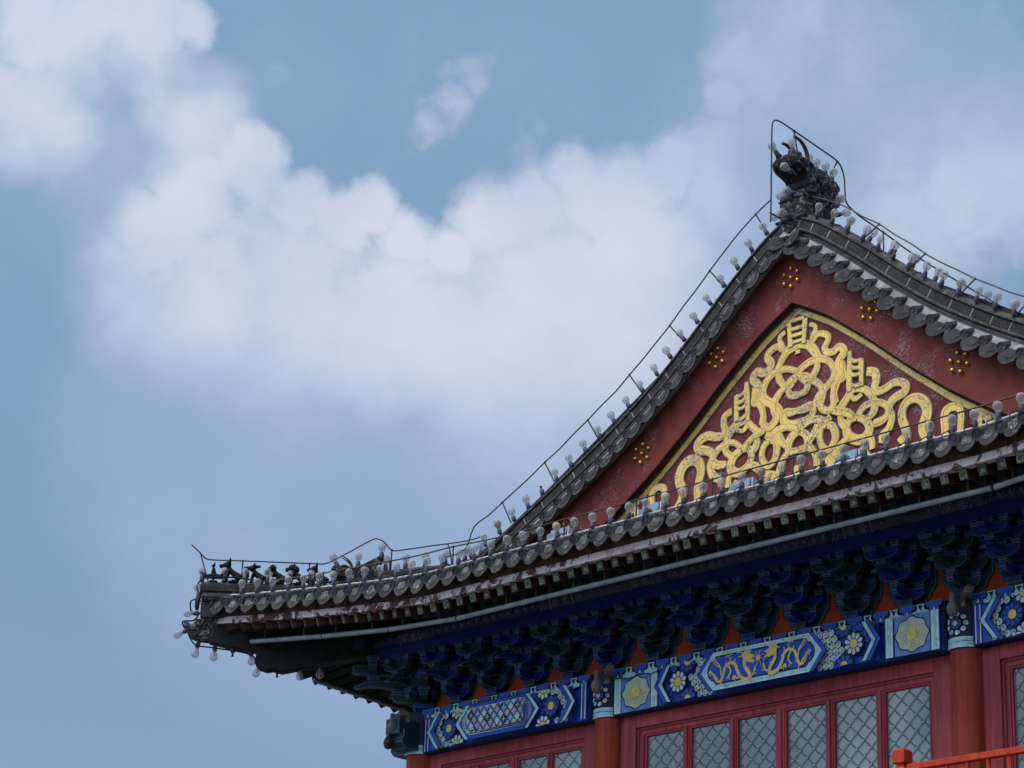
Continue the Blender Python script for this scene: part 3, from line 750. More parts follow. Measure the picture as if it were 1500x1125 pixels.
# main ridge running back from the gable
mb = MB()
for w, z0, z1, mt in ((.16, 11.60, 11.75, 1), (.10, 11.75, 11.92, 0), (.14, 11.92, 11.96, 1), (.09, 11.96, 12.04, 0), (.12, 12.04, 12.07, 1)):
    mb.box((0, DEP / 2, (z0 + z1) / 2), (2 * w, DEP - .9, z1 - z0), mt)
mb.tube([(0, y, 12.08) for y in arange(.5, DEP - .5, .3)], .07, 10, 1); mb.build('main_ridge', [MT['brick'], MT['ledge']], HALL)

STROKES = [
 (0.095,[(0.06,10.84),(0.13,10.82),(0.19,10.77),(0.24,10.70),(0.29,10.62)]),
 (0.09,[(0.06,10.56),(0.11,10.61),(0.19,10.63),(0.29,10.63),(0.39,10.58),(0.45,10.50),(0.46,10.43),(0.43,10.37),(0.35,10.31),(0.30,10.27),(0.25,10.22),(0.23,10.17)]),
 (0.08,[(0.26,10.61),(0.25,10.54),(0.20,10.47),(0.14,10.42),(0.06,10.53)]),
 (0.09,[(0.12,10.44),(0.21,10.42),(0.29,10.35),(0.32,10.27),(0.29,10.18),(0.25,10.14)]),
 (0.085,[(0.06,10.52),(0.12,10.48),(0.14,10.41),(0.11,10.34),(0.04,10.32)]),
 (0.09,[(0.03,10.04),(0.11,10.04),(0.18,10.07),(0.20,10.12),(0.17,10.17),(0.10,10.16),(0.03,10.16)]),
 (0.06,[(0.05,10.75),(-0.00,10.76),(-0.01,10.79)]),
 (0.085,[(0.19,10.83),(0.23,10.86),(0.26,10.89),(0.33,10.88),(0.39,10.84),(0.39,10.79),(0.35,10.73),(0.38,10.67),(0.46,10.66),(0.52,10.69),(0.57,10.66),(0.58,10.61),(0.53,10.56),(0.51,10.49),(0.56,10.42),(0.57,10.37),(0.51,10.35),(0.46,10.31),(0.46,10.22),(0.48,10.12)]),
 (0.09,[(0.55,10.53),(0.56,10.43),(0.51,10.36),(0.47,10.28),(0.45,10.20),(0.45,10.12),(0.39,10.07),(0.32,10.10),(0.29,10.15),(0.30,10.21)]),
 (0.05,[(0.17,11.02),(0.23,10.99),(0.24,10.94),(0.21,10.90),(0.19,10.85)]),
 (0.09,[(0.48,10.00),(0.54,10.07),(0.61,10.14),(0.66,10.20),(0.73,10.21),(0.82,10.18),(0.90,10.10),(0.94,10.02)]),
 (0.05,[(0.65,10.17),(0.68,10.13),(0.72,10.11),(0.79,10.14)]),
 (0.1,[(0.85,10.35),(0.90,10.34),(0.95,10.31),(0.96,10.24),(0.94,10.17),(0.98,10.12),(1.07,10.13),(1.15,10.16),(1.24,10.15),(1.30,10.10),(1.28,10.04),(1.21,10.02),(1.14,9.99),(1.10,9.94)]),
 (0.1,[(0.73,9.92),(0.83,9.86),(0.87,9.77),(0.82,9.70),(0.73,9.69),(0.63,9.75),(0.60,9.84),(0.64,9.91),(0.73,9.92)]),
 (0.085,[(0.74,9.94),(0.82,10.01),(0.93,10.02),(1.04,9.98),(1.11,9.89),(1.13,9.81),(1.09,9.72),(1.02,9.67),(0.99,9.60)]),
 (0.085,[(0.94,10.00),(0.92,9.93),(0.85,9.87)]),
 (0.085,[(1.10,9.94),(1.08,9.86),(1.02,9.82),(0.92,9.81)]),
 (0.085,[(0.51,10.02),(0.62,9.99),(0.69,9.93)]),
 (0.085,[(0.53,9.99),(0.54,9.92),(0.60,9.85)]),
 (0.085,[(0.84,9.72),(0.89,9.65),(0.90,9.56)]),
 (0.085,[(0.62,9.74),(0.55,9.70),(0.49,9.64),(0.45,9.58)]),
 (0.085,[(0.37,9.93),(0.44,9.89),(0.47,9.79),(0.43,9.70),(0.38,9.67),(0.31,9.72),(0.28,9.82),(0.30,9.91),(0.37,9.93)]),
 (0.09,[(0.03,9.94),(0.10,9.90),(0.14,9.82),(0.12,9.76),(0.03,9.75)]),
 (0.085,[(0.04,9.95),(0.10,10.00),(0.18,10.02),(0.27,10.01),(0.35,9.97),(0.42,10.00)]),
 (0.085,[(0.26,9.99),(0.24,9.91),(0.18,9.84),(0.14,9.82)]),
 (0.085,[(0.13,9.77),(0.20,9.70),(0.24,9.61),(0.24,9.54)]),
 (0.085,[(0.04,9.60),(0.07,9.53),(0.13,9.46)]),
 (0.09,[(0.49,9.61),(0.38,9.58),(0.30,9.54),(0.28,9.48)]),
 (0.085,[(0.43,10.06),(0.52,10.03),(0.61,9.99),(0.68,9.93)]),
 (0.115,[(1.28,9.50),(1.30,9.58),(1.28,9.69),(1.25,9.79),(1.26,9.87),(1.31,9.93),(1.40,9.95),(1.48,9.91),(1.53,9.83),(1.53,9.75),(1.50,9.68),(1.49,9.61),(1.52,9.54),(1.58,9.48)]),
 (0.09,[(1.72,9.46),(1.73,9.57),(1.73,9.68),(1.75,9.74),(1.82,9.76),(1.89,9.73),(1.91,9.65),(1.90,9.57),(1.89,9.47)]),
 (0.07,[(2.11,9.50),(2.11,9.56),(2.14,9.59),(2.19,9.57),(2.21,9.51)]),
 (0.055,[(0.12,11.10),(0.10,10.84)]),
 (0.06,[(0.66,10.61),(0.64,10.20)]),
 (0.06,[(0.79,10.50),(0.79,10.22)]),
 (0.035,[(0.06,11.11),(0.11,11.11)]),
 (0.035,[(0.06,11.02),(0.11,11.02)]),
 (0.035,[(0.06,10.95),(0.11,10.95)]),
 (0.035,[(0.06,10.88),(0.11,10.88)]),
 (0.035,[(0.66,10.53),(0.72,10.49),(0.79,10.49)]),
 (0.035,[(0.66,10.46),(0.72,10.42),(0.79,10.42)]),
 (0.035,[(0.65,10.38),(0.71,10.35),(0.79,10.35)]),
 (0.035,[(0.65,10.28),(0.71,10.24),(0.79,10.24)]),
]

def zb(x): return interp(VTOP, abs(x))
for back in (False, True):
    Yf = (lambda y: DEP - y) if back else (lambda y: y)
    xs = [i * .12 for i in range(-37, 38)]
    mb = MB()
    top = [(x, zb(x) - .40) for x in xs]; bot = [(x, zb(x) - 1.01) for x in xs]
    for i in range(len(xs) - 1):
        q = [top[i], top[i + 1], bot[i + 1], bot[i]]
        mb.add([Vector((x, Yf(.235), z)) for x, z in q] + [Vector((x, Yf(.325), z)) for x, z in q], [(0, 1, 2, 3), (3, 2, 6, 7)], 0)
    board = mb.build('verge_board', MT['redboard'], HALL)
    # dark arris along the lower edge
    mb = MB(); mb.tube([Vector((x, Yf(.250), z + .004)) for x, z in bot], .014, 6, 0); mb.tube([Vector((x, Yf(.290), z - .004)) for x, z in bot], .024, 6, 0); mb.build('board_edge', MT['darkwood'], board)
    if not back:
        for cx in (0, .955, -.955, 1.95, -1.95, 2.95, -2.95):
            cz = zb(cx) - .72 + (.02 if cx else -.03)
            for k in range(7):
                r = 0 if k == 6 else .097; an = R(90 + 60 * k + (8 if cx > 0 else -8 if cx < 0 else 0))
                mb = MB(); M = Matrix.Translation(Vector((cx + r * math.cos(an), .235, cz + r * math.sin(an)))) @ Matrix.Rotation(R(90), 4, 'X')
                mb.lathe([(.024, 0), (.024, .008), (.022, .020), (.015, .030), (.005, .034)], M, 10); mb.build('boss', MT['boss'], board, smooth=True)
    mb = MB()
    inner = [(x, zb(x) - .95) for x in xs if abs(x) < 4.3]
    for (x0, z0), (x1, z1) in zip(inner, inner[1:]):
        mb.add([Vector((x0, Yf(.33), z0)), Vector((x1, Yf(.33), z1)), Vector((x1, Yf(.33), 8.9)), Vector((x0, Yf(.33), 8.9))], [(0, 1, 2, 3)])
    panel = mb.build('gable_panel', MT['redpanel'], HALL)
    if back: continue
    # gilded ribbon relief
    mb = MB(); fn = lambda u, v, h: Vector((u, .33 - h, v))
    lay = 0
    def band(path, w):
        global lay
        lay += 1; h = .012 + lay * .00018
        n = len(path); ph = lay * 1.7; ws = [w * (.84 + .13 * math.sin(5.5 * i / max(1, n - 1) + ph)) * (1 if w < .06 else .80 + .20 * min(1, 5 * i / n, 5 * (n - 1 - i) / n)) for i in range(n)]
        mb.ribbon(path, [x + .013 for x in ws], fn, 0, h - .003, 1); mb.ribbon(path, ws, fn, h - .005, h, 0)
        if w > .06:
            Q = [Vector(q) for q in path]; off = []
            for i in range(len(Q)):
                t = (Q[min(i + 1, len(Q) - 1)] - Q[max(i - 1, 0)]).normalized(); off.append(Q[i] + Vector((-t.y, t.x)) * w * .20)
            mb.ribbon(off, .006, fn, h, h + .0009, 2)
    for sx in (-1, 1):
        band([(sx * x, zb(x) - 1.065) for x in [i * .1 for i in range(0, 32)]], .095)
    for w, pts in STROKES:
        for sx in (1, -1):
            q = catmull([(sx * (x - .018 if x > .075 else -.004), z) for x, z in pts], 5); band(q, w)
    for sx in (1, -1):       # ribbon tails and feet hidden behind the tile edge
        for x in (.35, .75, 1.2): band(catmull([(sx * x, 9.6), (sx * (x + .12), 9.4), (sx * (x + .02), 9.15)], 5), .09)
    mb.build('gilt_ornament', [MT['gold'], MT['goldedge'], MT['incised']], panel)
# ------------------------------------------------------------ front wall: columns, beams, windows
Z0, ZB, ZL, ZT = 5.1, 7.34, 7.695, 7.80      # terrace, beam bottom, lappet foot, top of the plate
CR = .158
ORANGE_Y = .05
def flat(y): return lambda u, v, h: Vector((u, y - h, v))
class Deco:
    """painted decoration: thin coats laid one over the other on a face"""
    MATS = ['sage', 'lilac', 'icy', 'blue', 'cyan', 'white', 'black', 'yellow', 'dgold', 'pblue', 'teal', 'navy', 'line', 'greyd', 'steelb']
    def __init__(self, fn, y0=.0025): self.mb = MB(); self.fn = fn; self.h = y0
    def up(self): self.h += .0004; return self.h
    def poly(self, pts, c, line=None, lw=.010):
        h = self.up(); self.mb.add([self.fn(u, v, h) for u, v in pts], [tuple(range(len(pts)))], self.MATS.index(c))
        if line: self.stroke(list(pts), lw, line, True)
    def stroke(self, pts, w, c, closed=False):
        h = self.up(); self.mb.ribbon(pts, w, self.fn, h, h, self.MATS.index(c), closed)
    def disc(self, c, r, col, line=None, n=14, ry=None, lw=.010):
        self.poly([(c[0] + r * math.cos(2 * math.pi * i / n), c[1] + (ry or r) * math.sin(2 * math.pi * i / n)) for i in range(n)], col, line, lw)
    def build(self, name, parent): return self.mb.build(name, [MT[k] for k in self.MATS], parent, merge=False)
def flower(D, c, r, col, n=9, zlo=None, zhi=None):
    clamp = lambda q: (q[0], min(max(q[1], zlo), zhi)) if zlo is not None else q
    P = lambda cx, cy, rr, k=18: [clamp((cx + rr * math.cos(2 * math.pi * i / k), cy + rr * math.sin(2 * math.pi * i / k))) for i in range(k)]
    D.poly(P(c[0], c[1], r * 1.06), 'black')
    for k in range(n):
        a0 = 2 * math.pi * (k + .10) / n; a1 = 2 * math.pi * (k + .90) / n; am = (a0 + a1) / 2
        q = [(r * .46, a0 + .05), (r * .80, a0), (r * .94, a0 + .12), (r * .99, am), (r * .94, a1 - .12), (r * .80, a1), (r * .46, a1 - .05)]
        pts = [clamp((c[0] + rr * math.cos(a), c[1] + rr * math.sin(a))) for rr, a in q]
        if max(p[1] for p in pts) - min(p[1] for p in pts) > .004: D.poly(pts, col)
    D.poly(P(c[0], c[1], r * .46), 'black'); D.poly(P(c[0], c[1], r * .40), 'yellow')
def curl(D, c, r, a, col, flip=1):
    D.disc(c, r * 1.10, 'black', n=12); D.disc(c, r * .97, col, n=12)
    pts = [(c[0] + rr * math.cos(a + flip * t), c[1] + rr * math.sin(a + flip * t)) for rr, t in ((r * 1.05, 0), (r * .75, .7), (r * .52, 1.7), (r * .42, 2.9), (r * .28, 4.2), (r * .05, 5.2))]
    D.stroke(pts, r * .22, 'black')
def chevron(D, x, dirn, z0, z1, w, dx, col, lines=True):
    """a band bent to a point: tip at x pointing in dirn"""
    zm = (z0 + z1) / 2
    pts = [(x - dirn * dx, z0), (x, zm), (x - dirn * dx, z1), (x - dirn * (dx + w), z1), (x - dirn * w, zm), (x - dirn * (dx + w), z0)]
    D.poly(pts, col, 'black' if lines else None, .009)
def vband(D, x0, x1, z0, z1, col, edge='white'):
    D.poly([(x0, z0), (x1, z0), (x1, z1), (x0, z1)], col, 'black', .009)
    for k in (.22, .78): D.stroke([(x0 + (x1 - x0) * k, z0), (x0 + (x1 - x0) * k, z1)], .010, edge)
def swirl(D, cx, z0, z1, dirn, c1, c2):
    """whorled flower group: one full flower, halves above and below, curls round them; dirn points to the cartouche"""
    zm = (z0 + z1) / 2; r = .098
    ua, ub = sorted((cx - dirn * .26, cx + dirn * .42)); D.poly([(ua, z0 + .004), (ub, z0 + .004), (ub, z1 - .004), (ua, z1 - .004)], 'blue')
    hcs = [(cx + dirn * .095, zm + sz * (z1 - z0) * .5) for sz in (-1, 1)]; mc = (cx - dirn * .02, zm)
    g = .066; row = 0; z = z0 + .036
    while z < z1 - .02:
        x = ua + .015 + (g / 2 if row % 2 else 0)
        while x < ub - .01:
            d0 = math.hypot(x - mc[0], z - mc[1]); d1 = min(math.hypot(x - h[0], z - h[1]) for h in hcs)
            if d0 > r * 1.05 + .030 and d1 > r * .92 + .030:
                curl(D, (x, z), .033, math.atan2(z - mc[1], x - mc[0]), c1 if (x - mc[0]) * dirn > .06 else c2, dirn if z > zm else -dirn)
            x += g
        z += g * .86; row += 1
    for h in hcs: flower(D, h, r * 1.0, c2, 9, z0 + .003, z1 - .003)
    flower(D, (cx - dirn * .02, zm), r * 1.05, c1, 10)
DRAGON_BODY = [((975, 452), .030), ((952, 470), .034), ((950, 505), .032), ((975, 535), .034), ((985, 560), .034), ((960, 572), .034), ((925, 562), .030), ((903, 530), .028), ((888, 500), .027), ((860, 495), .027), ((830, 515), .027), ((815, 550), .026), ((800, 588), .025), ((775, 590), .022), ((755, 565), .018)]
def dragon(D, cx, cz, s, flip):
    T = lambda x, y: (cx + flip * (x - 870) * s, cz - ((y - 530) + (x - 870) * .205) * s * 1.0)
    def path(lst, w, c='dgold', n=4):
        w = w * 1.3 if not isinstance(w, tuple) else (w[0] * 1.3, w[1] * 1.5); q = catmull([T(*p) for p in lst], n); k = len(q); ww = w if not isinstance(w, tuple) else [w[0] + (w[1] - w[0]) * i / (k - 1) for i in range(k)]
        D.stroke(q, ww, c)
    pts = [T(*p) for p, _ in DRAGON_BODY]; q = catmull(pts, 4); ws = []
    for i in range(len(q)): ws.append(interp([(k * 4, w) for k, (_, w) in enumerate(DRAGON_BODY)], i) * 1.25 * s / .0021)
    D.stroke(q, ws, 'dgold')
    hd = [(940, 455), (955, 440), (985, 435), (975, 447), (1000, 452), (985, 462), (1000, 472), (975, 478), (950, 475)]
    hd = [(962 + (x - 962) * 1.45, 458 + (y - 458) * 1.45) for x, y in hd]
    D.poly([T(*p) for p in hd], 'dgold')
    for (x, y), w in DRAGON_BODY[2:-2]: D.stroke([T(x, y), T(x + 4, y - 26 if y < 540 else y + 24)], .010, 'dgold')
    for lst, w in (([(985, 555), (1005, 545), (1012, 525), (1020, 505)], .012), ([(1008, 530), (1025, 520)], .008), ([(1010, 540), (1028, 538)], .006), ([(930, 560), (905, 570), (885, 560), (878, 580)], .013), ([(885, 565), (895, 585)], .007),
                   ([(845, 505), (865, 535), (855, 560), (840, 575)], .013), ([(850, 565), (862, 580)], .007), ([(785, 585), (755, 560), (735, 545), (730, 560)], .014), ([(745, 552), (735, 570)], .008),
                   ([(805, 560), (800, 520), (775, 495), (755, 470)], (.012, .004)), ([(795, 520), (770, 510), (750, 490)], (.008, .003)), ([(790, 505), (765, 490), (765, 465)], (.008, .003)),
                   ([(945, 445), (920, 440), (905, 448)], .006), ([(940, 460), (915, 465)], .006), ([(1000, 478), (1010, 495)], .005), ([(800, 460), (830, 452), (850, 462), (880, 450)], .005), ([(830, 472), (850, 466), (870, 474)], .004)):
        path(lst, w if not isinstance(w, tuple) else w)
def medallion(D, cx, cz, rx, rz):
    pts = []
    for i in range(64):
        a = 2 * math.pi * i / 64; k = 1 + .055 * math.cos(8 * a); pts.append((cx + rx * k * math.cos(a), cz + rz * k * math.sin(a)))
    D.poly(pts, 'sage', 'black', .012)
    for i in range(8):
        a = R(22.5 + 45 * i); c = (cx + rx * .60 * math.cos(a), cz + rz * .60 * math.sin(a))
        D.stroke([(c[0] + .030 * math.cos(t), c[1] + .030 * math.sin(t)) for t in [R(q) + a for q in range(0, 300, 30)]], .009, 'dgold')
        D.stroke([(cx + rx * .3 * math.cos(a), cz + rz * .3 * math.sin(a)), (cx + rx * .8 * math.cos(a + .2), cz + rz * .8 * math.sin(a + .2))], .007, 'dgold')
    pts = [(cx + rx * .30 * (1 + .10 * math.cos(8 * a)) * math.cos(a), cz + rz * .36 * (1 + .10 * math.cos(8 * a)) * math.sin(a)) for a in [2 * math.pi * i / 36 for i in range(36)]]
    D.poly(pts, 'dgold')
def cartouche(x0, x1, z0, z1, tip, notch=.05):
    zm = (z0 + z1) / 2; h = (z1 - z0) / 2
    R_ = [(x1 - tip, z0), (x1 - tip * .70, z0 + h * .30), (x1 - tip * .45, z0 + h * .34), (x1 - tip * .12, z0 + h * .66), (x1, zm), (x1 - tip * .12, z1 - h * .66), (x1 - tip * .45, z1 - h * .34), (x1 - tip * .70, z1 - h * .30), (x1 - tip, z1)]
    cx = (x0 + x1) / 2
    return R_ + [(2 * cx - x, z) for x, z in reversed(R_)]
def hexcart(x0, x1, z0, z1, tip):
    zm = (z0 + z1) / 2; return [(x0 + tip, z0), (x1 - tip, z0), (x1, zm), (x1 - tip, z1), (x0 + tip, z1), (x0, zm)]
def lappets(D, x0, x1):
    n = max(1, round((x1 - x0) / .145)); st = (x1 - x0) / n
    D.poly([(x0, ZL + .02), (x1, ZL + .02), (x1, ZT - .004), (x0, ZT - .004)], 'navy')
    for i in range(n):
        c = x0 + (i + .5) * st
        if i % 2 == 0:   # blue cloud head, broad above
            pts = [(-.075, .098), (-.082, .075), (-.068, .055), (-.048, .058), (-.046, .030), (-.055, .005), (.055, .005), (.046, .030), (.048, .058), (.068, .055), (.082, .075), (.075, .098)]
            D.poly([(c + u, ZL + v) for u, v in pts], 'blue', 'line', .007)
            D.poly([(c - .018, ZL + .012), (c + .018, ZL + .012), (c, ZL + .055)], 'cyan', 'black', .005)
        else:            # pale cloud foot, broad below
            pts = [(-.046, .098), (-.038, .06), (-.055, .035), (-.078, .038), (-.090, .018), (-.075, -.008), (-.035, -.006), (0, -.020), (.035, -.006), (.075, -.008), (.090, .018), (.078, .038), (.055, .035), (.038, .06), (.046, .098)]
            D.poly([(c + u, ZL + v) for u, v in pts], 'cyan', 'black', .008)
            D.poly([(c - .03, ZL + .085), (c + .03, ZL + .085), (c, ZL + .03)], 'teal')
YB = -.125
def beam(x0, x1, kind):
    b = MB(); b.box(((x0 + x1) / 2, YB + .12, (ZB + ZL) / 2), (x1 - x0, .24, ZL - ZB)); b.box(((x0 + x1) / 2, YB + .12, (ZL + ZT) / 2 + .0015), (x1 - x0, .27, ZT - ZL - .003))
    o = b.build('painted_beam', MT['navy'], HALL, bevel=.008)
    D = Deco(flat(YB)); z0, z1 = ZB + .012, ZL + .015; zm = (z0 + z1) / 2; cx = (x0 + x1) / 2
    xl, xr = x0 + .02, x1 - .02
    D.poly([(xl, z0), (xr, z0), (xr, z1), (xl, z1)], 'blue')
    for sd in (1, -1):
        X = (lambda d: xl + d) if sd > 0 else (lambda d: xr - d)
        def rect(a, b_, col, ed='white'):
            p, q = sorted((X(a), X(b_))); vband(D, p, q, z0, z1, col, ed)
        if kind == 'dragon':
            rect(.0, .095, 'cyan', 'white')
            p, q = sorted((X(.10), X(.48))); D.poly([(p, z0), (q, z0), (q, z1), (p, z1)], 'pblue'); medallion(D, (p + q) / 2, zm, .175, .155)
            rect(.485, .575, 'cyan', 'white')
            swirl(D, X(.90), z0, z1, sd, 'icy', 'blue')
            chevron(D, X(.585), -sd, z0, z1, .045, .11, 'blue'); chevron(D, X(.632), -sd, z0, z1, .05, .11, 'cyan')
        else:
            rect(.0, .085, 'blue', 'white')
            swirl(D, X(.45), z0, z1, sd, 'blue', 'icy')
            chevron(D, X(.10), -sd, z0, z1, .05, .13, 'cyan'); chevron(D, X(.152), -sd, z0, z1, .05, .13, 'blue')
    if kind == 'dragon':
        c0, c1 = -.765, .765
        D.poly(hexcart(c0, c1, z0, z1, .15), 'blue', 'black', .010); D.poly(hexcart(c0 + .06, c1 - .06, z0 + .004, z1 - .004, .14), 'cyan', 'white', .008)
        D.poly(cartouche(c0 + .135, c1 - .135, z0 + .055, z1 - .045, .10), 'blue', 'black', .014)
        dragon(D, cx - .335, zm - .018, .0019, 1); dragon(D, cx + .335, zm - .008, .0019, -1)
        D.disc((cx, zm + .04), .026, 'dgold')
        for k in range(8):
            a = R(45 * k + 15); D.stroke([(cx + .03 * math.cos(a), zm + .04 + .03 * math.sin(a)), (cx + .055 * math.cos(a + .3), zm + .04 + .055 * math.sin(a + .3)), (cx + .08 * math.cos(a), zm + .03 + .08 * math.sin(a))], .006, 'dgold')
    else:
        c0, c1 = cx - .60, cx + .60
        D.poly(hexcart(c0, c1, z0, z1, .15), 'cyan', 'black', .010); D.poly(hexcart(c0 + .055, c1 - .055, z0, z1, .15), 'blue', 'black', .008)
        body = cartouche(c0 + .12, c1 - .12, z0 + .055, z1 - .05, .09); D.poly(body, 'pblue', 'white', .022); D.stroke(body, .010, 'black', True)
        # brocade of diamonds
        bx0, bx1, bz0, bz1 = c0 + .19, c1 - .19, z0 + .068, z1 - .062; st = .10; rows = 2
        hz = (bz1 - bz0) / (2 * rows); i = 0; x = bx0
        nx = int((bx1 - bx0) / st); st = (bx1 - bx0) / nx
        for i in range(-1, nx * 2 + 2):
            for j in range(-1, rows * 2 + 2):
                if (i + j) % 2: continue
                c = (bx0 + i * st / 2, bz0 + j * hz)
                q = [(c[0] - st / 2 * .86, c[1]), (c[0], c[1] - hz * .86), (c[0] + st / 2 * .86, c[1]), (c[0], c[1] + hz * .86)]
                q = [(min(max(u, bx0 - .03), bx1 + .03), min(max(v, bz0), bz1)) for u, v in q]
                if max(v for _, v in q) - min(v for _, v in q) < .01: continue
                D.poly(q, ('cyan', 'pblue', 'lilac', 'pblue', 'teal', 'cyan', 'lilac')[(i * 2 + j * 3) % 7], None)
                D.stroke([q[0], q[1], q[2], q[3]], .006, 'black', True)
                for t in (0, 1): D.stroke([((q[t][0] * .6 + c[0] * .4), (q[t][1] * .6 + c[1] * .4)), ((q[t + 2][0] * .6 + c[0] * .4), (q[t + 2][1] * .6 + c[1] * .4))], .006, 'white')
        for i in range(-1, nx + 2):
            for j in range(rows + 1):
                D.disc((min(max(bx0 + (i + .5) * st, bx0), bx1), min(max(bz0 + j * 2 * hz, bz0 + .01), bz1 - .01)), .010, 'dgold', n=8)
    D.build('beam_painting', o)
    D = Deco(flat(YB - .016)); lappets(D, x0 + .01, x1 - .01); D.build('lappet_painting', o)
    # painted underside: a green soffit line
    return o
COLX = [-HW, -BAYC, BAYC, HW]
beam(-BAYC + .135, BAYC - .135, 'dragon'); beam(-HW + .145, -BAYC - .135, 'brocade'); beam(BAYC + .135, HW - .145, 'brocade')
mb = MB(); 
for sx in (-1, 1): mb.box((sx * (HW - .03), DEP / 2, (ZB + ZT) / 2), (.24, DEP - .4, ZT - ZB - .01))
mb.box((0, DEP - .03, (ZB + ZT) / 2), (9.3, .24, ZT - ZB - .01)); mb.build('side_beam', MT['teal'], HALL, bevel=.01)
for x in COLX:
    mb = MB(); mb.lathe([(CR * 1.06, Z0), (CR, Z0 + .6), (CR * .985, ZB - .005)], Matrix.Translation((x, 0, 0)), 32); c = mb.build('column', MT['column'], HALL, smooth=True)
    cyl = lambda u, v, h, x=x: Vector((x + (CR + .012 + h) * math.sin(u / CR), -(CR + .012 + h) * math.cos(u / CR), v))
    mb = MB(); mb.lathe([(CR + .004, ZB - .004), (CR + .012, ZB), (CR + .012, ZL + .08), (CR, ZT - .004)], Matrix.Translation((x, 0, 0)), 32); cap = mb.build('column_head', MT['navy'], c, smooth=True)
    D = Deco(cyl, .002)
    seg = [(-.24 + .48 * i / 12) for i in range(13)]
    def bandp(z0, z1, col):
        for a, b in zip(seg, seg[1:]): D.mb.add([cyl(a, z0, D.h + .0004), cyl(b, z0, D.h + .0004), cyl(b, z1, D.h + .0004), cyl(a, z1, D.h + .0004)], [(0, 1, 2, 3)], D.MATS.index(col))
        D.up()
    bandp(ZB, ZB + .085, 'cyan'); bandp(ZB + .083, ZB + .092, 'white'); bandp(ZB + .05, ZB + .056, 'blue'); bandp(ZB + .01, ZB + .016, 'white')
    bandp(ZL - .03, ZL + .07, 'navy')
    for fx in ((0.0,) if abs(x) < 4 else (-.02,)):
        fz = (ZB + .1 + ZL - .03) / 2
        for k in range(9): a = R(40 * k); curl(D, (fx + .085 * math.cos(a), fz + .085 * math.sin(a)), .022, a, 'white' if k % 3 else 'cyan')
        flower(D, (fx, fz), .052, 'blue', 8)
    D.build('column_painting', cap)
# beam ends crossing at the corner columns
for sx in (-1, 1):
    mb = MB(); prof = [(0, ZB + .03), (.20, ZB + .03), (.26, ZB + .09), (.25, ZB + .14), (.31, ZB + .18), (.31, ZL - .02), (0, ZL - .02)]
    mb.prism(prof, lambda u, v, t: Vector((sx * (HW + .12 + u), t, v)), -.10, .10); mb.prism(prof, lambda u, v, t: Vector((sx * HW + t, -.12 - u, v)), -.10, .10)
    mb.prism([(0, ZL), (.28, ZL), (.28, ZT - .01), (0, ZT - .01)], lambda u, v, t: Vector((sx * (HW + .1 + u), t, v)), -.13, .13)
    mb.build('beam_end', [MT['teal'], MT['line']], HALL, outline=(.012, 1, .08))

